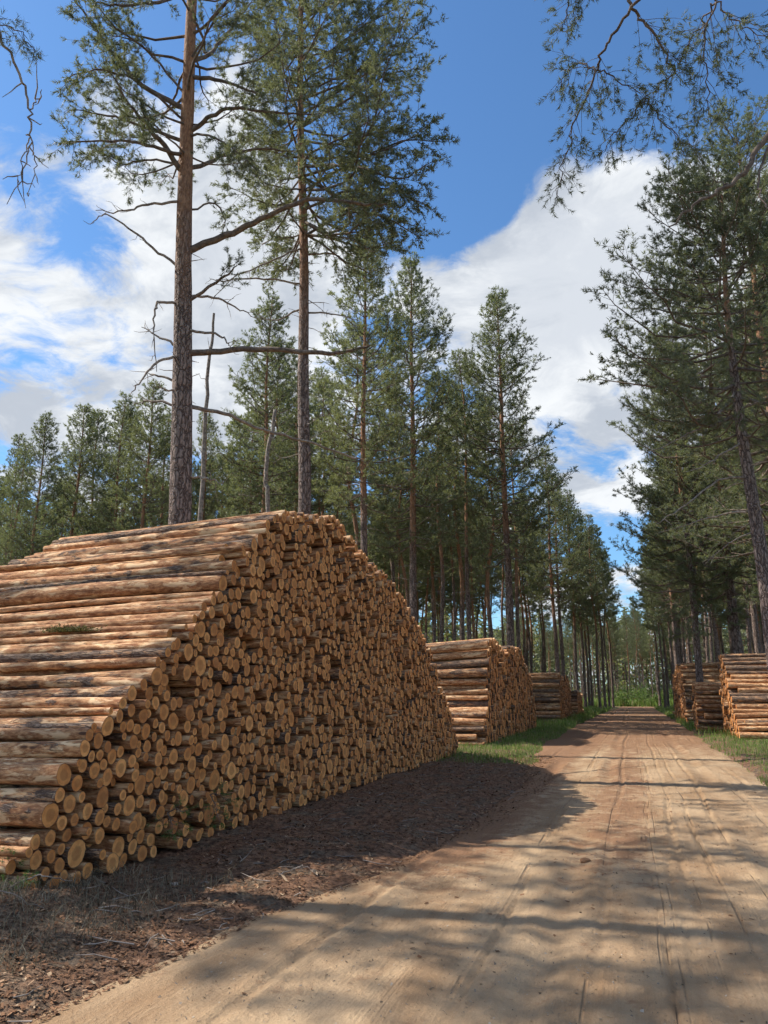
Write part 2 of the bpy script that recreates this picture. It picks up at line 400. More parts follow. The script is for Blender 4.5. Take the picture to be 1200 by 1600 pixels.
# ------------------------------------------------------------------ ground and road
def spaced(*segs):
    out = []
    for a, b, n in segs: out.append(np.linspace(a, b, n, endpoint=False))
    out.append(np.array([segs[-1][1]])); return np.concatenate(out)
def road_l(y): return np.interp(y, [0, 3.7, 5.7, 7.2, 10, 14.5, 20, 26, 45, 68, 85, 110], [-3.1, -3.0, -2.72, -2.25, -1.95, -1.85, -2.4, -2.8, -2.9, -2.7, -1.9, -1.5]) + 0.22 * (fbm(y * 0.45, y * 0 + 3.1, 5) - 0.47) * 2
def road_r(y): return 2.55 - 0.35 * np.clip((y - 8) / 8, 0, 1) + 0.2 * np.clip((y - 25) / 25, 0, 1) + 0.22 * (fbm(y * 0.45, y * 0 + 9.4, 8) - 0.47) * 2

def ground_z(X, Y):
    inside = np.clip(np.minimum(X - road_l(Y), road_r(Y) - X) / 0.35, -1, 1)
    z = -0.03 - 0.05 * np.clip(inside, 0, 1) + 0.045 * np.clip(-inside, 0, 1)
    rough = np.clip(-inside, 0, 1)
    near = np.clip((60 - Y) / 40, 0, 1)
    z = z + rough * (0.16 * (fbm(X * 1.3, Y * 1.3, 21) - 0.47) + 0.07 * (fbm(X * 5, Y * 5, 31) - 0.47) * near)
    m = np.exp(-((X + 4.35) / 0.7) ** 2 - ((Y - 4.7) / 0.9) ** 2)
    z = z + 0.14 * m + rough * 0.25 * (fbm(X * 0.12, Y * 0.12, 77) - 0.47) * np.clip((np.abs(X) - 9) / 10, 0, 1)
    return z

def build_ground():
    xs = spaced((-900, -120, 6), (-120, -30, 12), (-30, -9, 30), (-9, -5.2, 30), (-5.2, 3.6, 130), (3.6, 9, 30), (9, 30, 20), (30, 120, 10), (120, 900, 6))
    ys = spaced((-400, -20, 6), (-20, 2, 14), (2, 9, 120), (9, 20, 100), (20, 45, 80), (45, 130, 60), (130, 400, 14), (400, 1600, 6))
    X, Y = np.meshgrid(xs, ys)
    V = np.stack([X, Y, ground_z(X, Y)], -1).reshape(-1, 3)
    n, m = len(ys), len(xs)
    i = np.arange(n - 1)[:, None] * m + np.arange(m - 1)[None]
    F = np.stack([i, i + 1, i + m + 1, i + m], -1).reshape(-1, 4)
    o = link('ground', mesh_np('ground', V, [(F, 0)], [M_GROUND]))
    tag(o, 'brown forest floor of bark litter, moss and needles beside the road', None, None, 'structure')
build_ground()

GROOVES = [(-1.02, 0.022, 0.016), (-1.75, 0.12, 0.02), (-0.33, 0.035, 0.010), (-0.62, 0.10, 0.012), (0.08, 0.012, 0.008), (0.14, 0.012, 0.008), (0.20, 0.012, 0.008), (0.40, 0.03, 0.010), (0.62, 0.022, 0.015), (0.95, 0.03, 0.010), (1.2, 0.12, 0.018), (1.55, 0.03, 0.012), (-2.1, 0.04, 0.012), (1.85, 0.05, 0.014)]
def road_z(X, Y):
    mx = X + 0.10 * (fbm(Y * 0.13, Y * 0 + 1.7, 3) - 0.47) * 2 + 0.02 * np.sin(Y * 0.7)
    z = 0.012 - 0.006 * X * X / 4
    for i, (c, w, d) in enumerate(GROOVES):
        amp = np.clip(2.2 * vnoise(Y * 0.35 + i * 7.7, Y * 0 + i, 40 + i) - 0.45, 0.12, 1.25)
        cc = c + 0.10 * (vnoise(Y * 0.22, Y * 0 + i * 3.3, 60 + i) - 0.5)
        u = (mx - cc) / w
        z = z - 1.7 * d * amp * (np.exp(-u * u) - 0.45 * np.exp(-((np.abs(u) - 1.7) / 0.6) ** 2))
    z = z + 0.03 * (fbm(X * 1.6, Y * 0.9, 11) - 0.47) + 0.010 * (fbm(X * 9, Y * 6, 13) - 0.47)
    edge = np.clip(np.minimum(X - road_l(Y), road_r(Y) - X) / 0.4, -1, 1)
    return z - 0.06 * np.clip(0.25 - edge, 0, 1.25) ** 1.3

def build_road():
    xs = np.linspace(-3.6, 3.1, 240)
    ys = spaced((-6, 2.5, 25), (2.5, 8, 150), (8, 16, 120), (16, 32, 90), (32, 112, 90))
    X, Y = np.meshgrid(xs, ys)
    V = np.stack([X, Y, road_z(X, Y)], -1).reshape(-1, 3)
    n, m = len(ys), len(xs)
    i = np.arange(n - 1)[:, None] * m + np.arange(m - 1)[None]
    F = np.stack([i, i + 1, i + m + 1, i + m], -1).reshape(-1, 4)
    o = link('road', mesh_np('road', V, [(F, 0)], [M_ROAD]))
    tag(o, 'sandy dirt road with tyre tracks running through the forest', None, None, 'structure')
build_road()

# ------------------------------------------------------------------ logs
def log_geo(rng, r, L, sides, segs, barkiness):
    """log along -X, sawn face at x = 0. returns side V,F ; face V,F ; rear V,F and attributes"""
    t = np.linspace(0, 1, segs + 1)
    flip = rng.random() < 0.5
    rad = r * (1 - 0.16 * t) if flip else r * (0.86 + 0.14 * t)
    bend = rng.normal(0, 0.024, 2) * (0.5 if r < 0.06 else 1)
    P = np.stack([-L * t, bend[0] * np.sin(math.pi * t), bend[1] * np.sin(math.pi * t)], -1)
    th = np.arange(sides) * 2 * math.pi / sides + rng.random()
    lob = 1 + 0.05 * np.cos(2 * th + rng.random() * 6) * rng.random() + 0.03 * np.cos(3 * th + rng.random() * 6)
    J = lob[None] * (1 + rng.normal(0, 0.022, (segs + 1, sides)))
    for _ in range(6 if segs > 6 else 0):                        # branch collars
        a, s_ = rng.integers(1, segs), rng.integers(0, sides); J[a, s_] *= 1.16
    rr = rad[:, None] * J
    V = np.stack([np.repeat(P[:, :1], sides, 1), P[:, 1:2] + rr * np.cos(th), P[:, 2:3] + rr * np.sin(th)], -1)
    skew = rng.normal(0, 0.04, 2)
    V[0, :, 0] += skew[0] * V[0, :, 1] + skew[1] * V[0, :, 2]
    i = np.arange(segs)[:, None] * sides; j = np.arange(sides)[None]; k = (j + 1) % sides
    F = np.stack([i + j, i + sides + j, i + sides + k, i + k], -1).reshape(-1, 4)
    cf = np.vstack([V[0], [[0.002, 0, 0]]]); cr = np.vstack([V[-1], [[-L - 0.002, 0, 0]]])
    jj = np.arange(sides); kk = (jj + 1) % sides
    Ff = np.stack([np.full(sides, sides), jj, kk], -1); Fr = np.stack([np.full(sides, sides), kk, jj], -1)
    return V.reshape(-1, 3), F, cf, Ff, cr, Fr

def pack(py, pz, rng, rmean, rsd, rmin, rmax):
    py = np.array(py); pz = np.array(pz)
    ys = np.arange(py[0], py[-1], 0.025); top = np.interp(ys, py, pz)
    cy = np.zeros(3000); cz = np.zeros(3000); cr = np.zeros(3000); n = 0; fails = 0
    hf = np.zeros(len(ys))
    while fails < 40 and n < 2900:
        r = float(np.clip(rng.lognormal(math.log(rmean), rsd), rmin, rmax))
        if fails > 8: r = float(rng.uniform(rmin, rmean))
        alive = np.nonzero(hf + 1.7 * rmin < top)[0]
        if not len(alive): break
        act = np.nonzero(cz[:n] > hf[alive].min() - 0.45)[0]
        z = np.full(len(alive), r); ya = ys[alive]
        if len(act):
            q = (cr[act] + r)[None] ** 2 - (ya[:, None] - cy[act][None]) ** 2
            z = np.maximum(z, np.where(q > 0, cz[act][None] + np.sqrt(np.maximum(q, 0)), -1).max(1))
        ok = z + r <= top[alive] + 0.03
        if not ok.any(): fails += 1; continue
        k = int(np.argmin(np.where(ok, z + rng.normal(0, 0.015, len(ya)), 1e9)))
        cy[n], cz[n], cr[n] = ya[k], z[k], r; n += 1
        q = r * r - (ys - ya[k]) ** 2
        hf = np.where(q > 0, np.maximum(hf, z[k] + np.sqrt(np.maximum(q, 0))), hf)
    return cy[:n], cz[:n], cr[:n]

STACKS = []   # name, face x, facing sign, arrays
def make_stack(key, x0, sgn, prof, L, rm, rsd, rmin, rmax, seed):
    rng = np.random.default_rng(seed)
    y, z, r = pack([p[0] for p in prof], [p[1] for p in prof], rng, rm, rsd, rmin, rmax)
    n = len(y)
    xf = x0 + sgn * (np.clip(rng.normal(0, 0.02, n), -0.05, 0.05) + (rng.random(n) < 0.03) * rng.uniform(0.04, 0.12, n) - (rng.random(n) < 0.13) * rng.uniform(0.08, 0.32, n))
    # exposed towards the camera side/top: a short ray from the axis up and towards -Y meets no other log
    ex = np.zeros(n, bool)
    for i in range(n):
        d = np.array([-y[i], 1.6 - z[i]]); d /= np.linalg.norm(d); up = np.array([d[1], -d[0]]) * (1 if -d[0] > 0 else -1)
        v = np.stack([y - y[i], z - z[i]], -1) - up * 0.6 * r[i]; s = v @ d; perp = np.abs(v @ up); hit = (s > 0.01) & (perp < r * 0.85); hit[i] = False
        free = not hit.any()
        ex[i] = free
    print('STACK', key, n, int(ex.sum()))
    STACKS.append(dict(key=key, x0=x0, sgn=sgn, y=y, z=z, r=r, xf=xf, ex=ex, L=L * (1 + rng.normal(0, 0.012, n)),
                       yaw=rng.normal(0, 0.006, n) * np.where(ex, 2.4, 1), pit=rng.normal(0, 0.004, n) * np.where(ex, 1.3, 1) - (0.045 * z / 4.4 if key == 'big' else 0.07 * np.maximum(z - 1.2, 0) / 2.2 if key == 'second' else 0), rnd=rng.random(n),
                       bk=np.where(rng.random(n) < (0.10 if key == 'big' else 0.35), rng.uniform(0.1, 0.5, n), rng.uniform(-0.3, 0.02, n))))

make_stack('big', -4.7, 1, [(5.35, 0.0), (5.4, 0.35), (5.6, 0.75), (5.95, 1.2), (6.5, 1.55), (7.0, 1.9), (7.8, 2.5), (8.35, 3.0), (8.85, 3.5), (9.6, 4.0), (10.0, 4.22), (10.9, 4.38), (12.1, 4.6), (13.3, 4.32), (14.95, 4.02), (16.6, 3.66), (17.3, 3.4), (18.3, 2.9), (19.9, 1.95), (21.0, 1.1), (21.9, 0.0)], 3.85, 0.070, 0.27, 0.042, 0.125, 11)
make_stack('second', -4.55, 1, [(25.0, 0.0), (25.1, 0.8), (25.9, 1.4), (26.0, 2.2), (26.2, 3.45), (27.6, 3.6), (29.0, 3.4), (30.0, 3.2), (30.8, 3.5), (34.4, 3.6), (36.0, 3.0), (38.2, 2.35), (39.6, 0.0)], 4.0, 0.125, 0.25, 0.08, 0.20, 12)
make_stack('third', -3.95, 1, [(45.6, 0.0), (45.8, 2.6), (46.0, 2.85), (49.0, 2.7), (50.2, 0.0)], 4.0, 0.115, 0.25, 0.07, 0.18, 13)
make_stack('fourth', -4.1, 1, [(52.0, 0.0), (52.2, 2.9), (56.0, 2.6), (57.2, 0.0)], 4.0, 0.115, 0.25, 0.07, 0.18, 14)
make_stack('fifth', -3.95, 1, [(60.5, 0.0), (60.8, 1.9), (66.0, 1.7), (68, 0.0)], 4.0, 0.11, 0.25, 0.07, 0.17, 15)
make_stack('right', 3.62, -1, [(31.5, 0.0), (31.7, 0.45), (32.5, 0.9), (33.0, 1.5), (33.8, 2.3), (34.5, 2.9), (35.3, 3.25), (36.2, 3.2), (36.9, 0.0)], 4.2, 0.125, 0.28, 0.07, 0.2, 16)
make_stack('right_low', 2.72, -1, [(38.0, 0.0), (38.2, 1.9), (38.6, 2.15), (40.4, 2.0), (41.0, 0.0)], 4.0, 0.11, 0.25, 0.07, 0.18, 17)
make_stack('right_far', 2.75, -1, [(46.2, 0.0), (46.5, 2.2), (47.2, 3.3), (52, 3.4), (57.5, 2.9), (59.0, 0.0)], 4.0, 0.11, 0.25, 0.07, 0.18, 18)

# choose the logs that show largest: exposed ones and the nearest sawn faces
CAMP = np.array([0, 0, 1.6]); yaw_ = math.radians(17.463); pit_ = math.radians(13.36)
FWD = np.array([-math.sin(yaw_) * math.cos(pit_), math.cos(yaw_) * math.cos(pit_), math.sin(pit_)])
RGT = np.array([math.cos(yaw_), math.sin(yaw_), 0]); UPV = np.cross(RGT, FWD)
def frame_pos(P):
    q = np.asarray(P) - CAMP; dd = q @ FWD
    return 0.5 + (q @ RGT) / dd, 0.5 - (q @ UPV) / dd * 0.75     # 0..1 in the frame
cand = []
for si, S in enumerate(STACKS):
    for i in range(len(S['y'])):
        P = np.array([S['xf'][i], S['y'][i], S['z'][i]]); u, v = frame_pos(P)
        Q = P + np.array([-0.45 * S['sgn'] * S['L'][i], 0, 0]); u2, v2 = frame_pos(Q)
        fin = -0.02 < u < 1.02 and v < 1.0
        side = S['ex'][i] and (-0.02 < u2 < 1.02 or fin)
        d2 = ((P - CAMP) ** 2).sum(); d = math.sqrt(d2)
        sc = 0.0
        if fin: sc += math.pi * S['r'][i] ** 2 * abs(P[0]) / d / d2
        if side: sc += 1.4 * S['r'][i] * 3.0 / d2
        if S['key'] in ('fourth', 'fifth', 'third', 'right_low', 'right_far'): sc *= 0.8
        cand.append((sc, si, i, side))
cand.sort(reverse=True)
CHOSEN = {(s, i): side for sc, s, i, side in cand[:300]}

WHERE = {'big': 'big nearest stack', 'second': 'second stack left of the road', 'third': 'low dark third stack',
         'fourth': 'stack behind the low dark one', 'fifth': 'lowest far left stack', 'right': 'nearest stack right of the road', 'right_low': 'low middle stack on the right', 'right_far': 'far tall stack on the right'}
ORD = 'first second third fourth fifth sixth seventh eighth ninth tenth eleventh twelfth thirteenth fourteenth fifteenth sixteenth seventeenth eighteenth nineteenth twentieth'.split()
ORD += ['twenty-' + o for o in ORD[:9]] + ['thirtieth'] + ['thirty-' + o for o in ORD[:9]] + ['fortieth'] + ['forty-' + o for o in ORD[:9]] + ['fiftieth'] + ['fifty-' + o for o in ORD[:9]]

def log_xform(S, i):
    M = Matrix.Translation((S['xf'][i], S['y'][i], S['z'][i])) @ Matrix.Rotation((0 if S['sgn'] > 0 else math.pi) + S['yaw'][i], 4, 'Z') @ Matrix.Rotation(S['pit'][i], 4, 'Y')
    return M

def attr_pack(V, rnd, bk, rel):
    n = len(V)
    return {'lp': ('FLOAT_VECTOR', V), 'rnd': ('FLOAT', np.full(n, rnd)), 'bk': ('FLOAT', np.full(n, bk)), 'rel': ('FLOAT', rel)}

def build_logs():
    for si, S in enumerate(STACKS):
        rng = np.random.default_rng(100 + si)
        RV = []; RF = []; RE = []; A = {'lp': [], 'rnd': [], 'bk': [], 'rel': []}; nv = 0
        side_ids = sorted([i for i in range(len(S['y'])) if CHOSEN.get((si, i))], key=lambda i: (S['z'][i], S['y'][i]))
        step = {i: k for k, i in enumerate(side_ids)}
        gr = sorted([i for i in range(len(S['y'])) if S['z'][i] < 1.08 * S['r'][i] + 0.005], key=lambda i: S['y'][i]); ground_row = {i: k for k, i in enumerate(gr) if k < len(ORD)}
        for i in range(len(S['y'])):
            ind = (si, i) in CHOSEN; side = CHOSEN.get((si, i), False)
            near = S['y'][i] < 24
            sides = 18 if side and near else (14 if near and ind else (12 if near else 9)); segs = (22 if near else 10) if side else (5 if near and ind else 2)
            V, F, cf, Ff, cr, Fr = log_geo(rng, S['r'][i] * 0.95, S['L'][i], sides, segs, 0)
            rel_f = np.append(np.ones(sides), 0.0)
            if ind:
                rear = side
                VV, parts = V, [(F, 0)]; rel = np.ones(len(V))
                if not rear:
                    VV = np.vstack([V, cr]); parts.append((Fr + len(V), 1)); rel = np.concatenate([rel, rel_f])
                o = link('log', mesh_np('log', VV, parts, [M_BARKLOG, M_END], True, attr_pack(VV, S['rnd'][i], S['bk'][i], rel)))
                o.matrix_world = log_xform(S, i)
                e = link('sawn_end', mesh_np('sawn_end', cf, [(Ff, 0)], [M_END], False, attr_pack(cf, S['rnd'][i], 0, rel_f)), o)
                if rear: link('sawn_end', mesh_np('sawn_end', cr, [(Fr, 0)], [M_END], False, attr_pack(cr, S['rnd'][i], 0, rel_f)), o)
                if side:
                    look = 'grey-brown barked log' if S['bk'][i] > 0.05 else 'flaky orange-barked log'
                    lab = '%s, %s up the near end of the %s' % (look, ORD[min(step[i], len(ORD) - 1)], WHERE[S['key']])
                    tag(o, lab, 'log', 'logs lying open on the stepped ends of the stacks')
                else:
                    if i in ground_row and S['key'] == 'big':
                        lab = '%s in the ground row of the %s, %s from its near end' % ('barked log' if S['bk'][i] > 0.05 else 'orange log', WHERE[S['key']], ORD[ground_row[i]])
                    else:
                        sz = 'thick' if S['r'][i] > 0.10 else ('thin' if S['r'][i] < 0.07 else 'middling')
                        zn = 'near the stepped end' if S['y'][i] < 8.2 else ('left of the peak' if S['y'][i] < 10 else ('below the peak' if S['y'][i] < 13 else 'beyond the peak'))
                        hz = 'low on' if S['z'][i] < 1.1 else ('halfway up' if S['z'][i] < 2.4 else 'high up on')
                        tn = 'dark-barked' if S['bk'][i] > 0.05 else ('pale' if S['rnd'][i] > 0.62 else ('reddish' if S['rnd'][i] < 0.3 else 'orange'))
                        lab = "%s %s log end %s the big stack's face %s" % (sz, tn, hz, zn) if S['key'] == 'big' else '%s %s log end in the %s' % (sz, tn, WHERE[S['key']])
                    tag(o, lab, 'log', lab if not (i in ground_row and S['key'] == 'big') else 'ground row logs of the ' + WHERE[S['key']])
            else:
                M = np.array(log_xform(S, i)); VV = np.vstack([V, cf, cr])
                W = VV @ M[:3, :3].T + M[:3, 3]
                RV.append(W); RF.append(F + nv); RE.append(Ff + nv + len(V)); RE.append(Fr + nv + len(V) + len(cf))
                A['lp'].append(VV); A['rnd'].append(np.full(len(VV), S['rnd'][i])); A['bk'].append(np.full(len(VV), S['bk'][i])); A['rel'].append(np.concatenate([np.ones(len(V)), rel_f, rel_f]))
                nv += len(VV)
        if RV:
            me = mesh_np('log_pile', np.concatenate(RV), [(np.concatenate(RF), 0), (np.concatenate(RE), 1)], [M_BARKLOG, M_END], (True, False),
                         {'lp': ('FLOAT_VECTOR', np.concatenate(A['lp'])), 'rnd': ('FLOAT', np.concatenate(A['rnd'])), 'bk': ('FLOAT', np.concatenate(A['bk'])), 'rel': ('FLOAT', np.concatenate(A['rel']))})
            tag(link('log_pile', me), 'tightly packed smaller log ends of the ' + WHERE[S['key']], 'logs', 'remaining stacked logs', 'stuff')
build_logs()

# ------------------------------------------------------------------ pines
class Tree:
    def __init__(s, seed):
        s.rng = np.random.default_rng(seed); s.wood = Soup(); s.P = []; s.D = []; s.L = []
    def shoots(s, P, D, L): s.P.append(P); s.D.append(D); s.L.append(L)
    def limb(s, path, r0, r1, sides=5, soup=None):
        t = np.linspace(0, 1, len(path)); R = r1 + (r0 - r1) * (1 - t) ** 0.8
        V, F = tube(path, R, sides); (soup or s.wood).add(V, F)
    def foliage(s, path, f0, spacing, slen, density=1.0, lift=0.12, droop=0.0, wood_r=0.008, shoot=0.2, flat=0.75):
        """side branches with needle shoots along the outer part of a limb"""
        rng = s.rng; path = np.asarray(path)
        seg = np.linalg.norm(np.diff(path, axis=0), axis=1); cum = np.concatenate([[0], np.cumsum(seg)]); tot = cum[-1]
        if tot < 0.05: return
        a = f0 * tot; side = 1 if rng.random() < 0.5 else -1
        T, A, B = frames(path)
        while a < tot:
            p = np.array([np.interp(a, cum, path[:, c]) for c in range(3)]); d = np.array([np.interp(a, cum, T[:, c]) for c in range(3)]); d /= np.linalg.norm(d)
            sd = np.cross(d, [0, 0, 1.0]); sd /= np.linalg.norm(sd) + 1e-6
            up = np.cross(sd, d)
            ang = math.radians(rng.uniform(32, 66)); roll = rng.normal(0, 1 - flat + 0.15)
            lat = side * (sd * math.cos(roll) + up * math.sin(roll)); side = -side
            rem = (tot - a) / tot
            l = slen * (0.45 + 0.75 * rem ** 0.7) * rng.uniform(0.6, 1.25)
            dd = d * math.cos(ang) + lat * math.sin(ang) + np.array([0, 0, lift - droop])
            dd /= np.linalg.norm(dd)
            k = 4; tt = np.linspace(0, 1, k)[:, None]
            curve = np.array([0, 0, (lift * 1.2 - droop * 1.2)]) * l
            sp = p + dd * l * tt + curve * tt ** 2 + rng.normal(0, 0.02, (k, 3)) * tt
            s.limb(sp, wood_r, wood_r * 0.35, 3)
            ns = max(2, int(round(density * l / 0.085)))
            u = rng.uniform(0.22, 1.0, ns) ** 0.8; u[-1] = 1.0
            q = np.stack([np.interp(u, tt[:, 0], sp[:, c]) for c in range(3)], -1)
            rv = rng.normal(0, 1, (ns, 3)); rv[:, 2] = rv[:, 2] * 0.6 + 0.25 - droop
            sdv = dd * 0.9 + rv * 0.75 * (1 - 0.6 * (u[:, None] > 0.99)); sdv /= np.linalg.norm(sdv, axis=1)[:, None]
            s.shoots(q, sdv, shoot * rng.uniform(0.55, 1.2, ns))
            a += spacing * rng.uniform(0.6, 1.4)
        ns = 4; dd = T[-1]
        sdv = dd + rng.normal(0, 0.4, (ns, 3)); sdv /= np.linalg.norm(sdv, axis=1)[:, None]
        s.shoots(np.repeat(path[-1:], ns, 0), sdv, shoot * rng.uniform(0.6, 1.2, ns))
    def needles(s, per, nl, nw):
        rng = s.rng; P = np.concatenate(s.P); D = np.concatenate(s.D); L = np.concatenate(s.L)
        n = len(P); m = n * per
        P = np.repeat(P, per, 0); D = np.repeat(D, per, 0); L = np.repeat(L, per)
        rv = rng.normal(0, 1, (m, 3)); rv -= (rv * D).sum(1)[:, None] * D; rv /= np.linalg.norm(rv, axis=1)[:, None] + 1e-9
        u = rng.random(m) ** 0.8
        base = P + D * (L * u)[:, None]
        nd = D * rng.uniform(0.45, 1.0, m)[:, None] + rv * rng.uniform(0.5, 1.0, m)[:, None]; nd /= np.linalg.norm(nd, axis=1)[:, None]
        w = np.cross(nd, rng.normal(0, 1, (m, 3))); w /= np.linalg.norm(w, axis=1)[:, None] + 1e-9
        ll = nl * rng.uniform(0.7, 1.25, m)[:, None]; ww = nw * rng.uniform(0.7, 1.3, m)[:, None]
        V = np.stack([base - w * ww * 0.5, base + w * ww * 0.5, base + nd * ll], 1).reshape(-1, 3)
        F = np.arange(m * 3).reshape(-1, 3)
        r = np.repeat(np.clip(np.repeat(rng.random(n), per) * 0.6 + rng.random(m) * 0.4, 0, 1), 3)
        return V, F, r

def trunk_mesh(name, pts, r0, rtop, mat, sides=14, n=26, rng=None, flare=0.35):
    P = catmull(pts, n); t = np.linspace(0, 1, n)
    h = P[:, 2] - P[0, 2]
    R = rtop + (r0 - rtop) * (1 - t ** 1.35) + r0 * flare * np.exp(-h / 0.35)
    J = 1 + (rng or np.random.default_rng(1)).normal(0, 0.018, (n, sides))
    V, F = tube(P, R, sides, J)
    return mesh_np(name, V, [(F, 0)], [mat]), P, R

def auto_crown(T, P, R, cb, Rad, shape=0.75, step=0.5, low=-6, high=48, fol=dict(), bias=None, nb=(3, 5), top=None, zfar=None):
    """whorls of limbs up the trunk polyline P"""
    rng = T.rng; H = P[-1, 2]; z = cb
    while z < (top or H) - 0.25:
        t = (z - cb) / (H - cb)
        base = np.array([np.interp(z, P[:, 2], P[:, c]) for c in range(3)]); br = np.interp(z, P[:, 2], R)
        a0 = rng.random() * 6.28; k = rng.integers(nb[0], nb[1] + 1)
        for j in range(k):
            az = a0 + j * 6.283 / k + rng.normal(0, 0.35)
            prof = min(1.0, 0.62 + 1.9 * t) * (1 - t) ** shape + 0.06
            L = Rad * prof * rng.uniform(0.55, 1.2)
            if bias is not None: L *= 1 + bias[1] * math.cos(az - bias[0])
            el = math.radians(low + (high - low) * t ** 0.9 + rng.normal(0, 9))
            d = np.array([math.cos(az) * math.cos(el), math.sin(az) * math.cos(el), math.sin(el)])
            n = 7; tt = np.linspace(0, 1, n)[:, None]
            sag = -0.10 * L * (1 - t); tip = 0.20 * L
            path = base + d * L * tt + np.array([0, 0, 1.0]) * (sag * np.sin(math.pi * tt) + tip * tt ** 3)
            sdv = np.cross(d, [0, 0, 1.0]); path = path + sdv * (rng.normal(0, 0.09) * L * np.sin(math.pi * tt * rng.uniform(0.7, 1.4)))
            path[1:] += rng.normal(0, 0.024 * L, (n - 1, 3)) * tt[1:] ** 0.6
            r = min(br * 0.42, 0.010 + 0.0105 * L)
            T.limb(path, r, 0.007, 5)
            f = dict(f0=0.34 if t < 0.6 else 0.22, spacing=0.2, slen=min(0.9, 0.2 + 0.27 * L)); f.update(fol)
            T.foliage(path, **f)
        z += step * rng.uniform(0.7, 1.3) * (1 - 0.35 * t)

def dead_limbs(T, P, R, z0, z1, n, lmax, soup, droop=0.15):
    rng = T.rng
    for _ in range(n):
        z = rng.uniform(z0, z1); az = rng.random() * 6.28; L = lmax * rng.uniform(0.25, 1.0)
        base = np.array([np.interp(z, P[:, 2], P[:, c]) for c in range(3)])
        el = rng.normal(0.1, 0.25); d = np.array([math.cos(az) * math.cos(el), math.sin(az) * math.cos(el), math.sin(el)])
        tt = np.linspace(0, 1, 5)[:, None]
        path = base + d * L * tt + np.array([0, 0, -1.0]) * droop * L * tt ** 2 + rng.normal(0, 0.03 * L, (5, 3)) * tt
        T.limb(path, 0.012 + 0.008 * L, 0.004, 4, soup)
        if L > 0.8:
            for _ in range(2):
                q = path[rng.integers(2, 4)]; e = d + rng.normal(0, 0.6, 3); e /= np.linalg.norm(e)
                T.limb(q + e * L * 0.3 * np.linspace(0, 1, 3)[:, None], 0.009, 0.003, 3, soup)

def tree_meshes(T, name, per, nl, nw, needle_mat, dead=None):
    out = []
    V, F = T.wood.get(); out.append(('limbs', mesh_np(name + '_limbs', V, [(F, 0)], [M_LIMB])))
    V, F, r = T.needles(per, nl, nw)
    out.append(('crown', mesh_np(name + '_crown', V, [(F, 0)], [needle_mat], False, {'rnd': ('FLOAT', r)})))
    if dead is not None and dead.n:
        V, F = dead.get(); out.append(('dead_branches', mesh_np(name + '_dead', V, [(F, 0)], [M_DEAD])))
    return out

VAR = {}
def variant(key, seed, H, cbf, Rad, r0, shape=0.7, step=0.5, low=-6, high=48, per=10, nl=0.14, nw=0.03, ndead=14, dl=1.3, nb=(3, 5), dens=1.0, lean=0.25):
    T = Tree(seed); rng = T.rng
    hs = np.linspace(0, H, 6)
    pts = [(lean * rng.normal(0, 0.5) * math.sin(h / H * 3) + lean * 0.6 * h / H * rng.normal(0, 1), lean * rng.normal(0, 0.4) * math.sin(h / H * 3), h) for h in hs]
    pts[0] = (0, 0, -0.15)
    tm, P, R = trunk_mesh(key + '_trunk', pts, r0, 0.025, M_BARK, 11, 22, rng)
    auto_crown(T, P, R, cbf * H, Rad, shape, step, low, high, dict(density=dens), None, nb)
    dead = Soup(); dead_limbs(T, P, R, H * 0.16, H * cbf + 1.0, ndead, dl, dead)
    VAR[key] = dict(H=H, parts=[('trunk', tm)] + tree_meshes(T, key, per, nl, nw, M_NEEDLE, dead))

variant('edge_a', 1, 25, 0.36, 3.7, 0.22, 0.62, 0.55)
variant('edge_b', 2, 24, 0.42, 3.3, 0.20, 0.7, 0.55)
variant('tall_a', 3, 25, 0.52, 2.9, 0.19, 0.6, 0.55, ndead=22)
variant('tall_b', 4, 25, 0.60, 2.6, 0.17, 0.6, 0.5, ndead=26)
variant('slim_a', 5, 23, 0.48, 2.2, 0.15, 0.65, 0.55, ndead=24)
variant('full_a', 6, 23, 0.24, 4.6, 0.22, 0.6, 0.52, -14, 45, per=11, nl=0.13, nw=0.024, dens=1.15)
variant('full_b', 7, 22, 0.28, 4.2, 0.20, 0.62, 0.52, -12, 45, per=11, nl=0.13, nw=0.024, dens=1.15)
variant('broad', 16, 23, 0.27, 6.0, 0.24, 0.5, 0.6, -14, 42, per=11, nl=0.12, nw=0.022, dens=1.0)
variant('thin', 17, 24, 0.52, 3.4, 0.105, 0.55, 0.75, per=8, dens=0.75, ndead=10, lean=1.0)
variant('far_a', 8, 24, 0.5, 2.8, 0.18, 0.6, 0.8, per=6, nl=0.26, nw=0.075, ndead=8, dens=0.6)
variant('far_b', 9, 23, 0.42, 3.0, 0.17, 0.6, 0.8, per=6, nl=0.26, nw=0.075, ndead=8, dens=0.6)

N_TREES = [0]
def plant(key, x, y, H, rot, label, group=None, fat=1.0, tilt=(0, 0)):
    v = VAR[key]; s = H / v['H']
    e = bpy.data.objects.new('pine_tree', None); COL.objects.link(e); e.empty_display_size = 0.5
    e.location = (x, y, float(ground_z(np.array([x]), np.array([y]))[0])); e.rotation_euler = (tilt[0], tilt[1], rot); e.scale = (s * fat, s * fat, s)
    for nm, me in v['parts']:
        c = link(nm, me, e)
        if nm in ('limbs', 'dead_branches'): c['kind'] = 'stuff'
    tag(e, label, 'tree', group); N_TREES[0] += 1
    return e

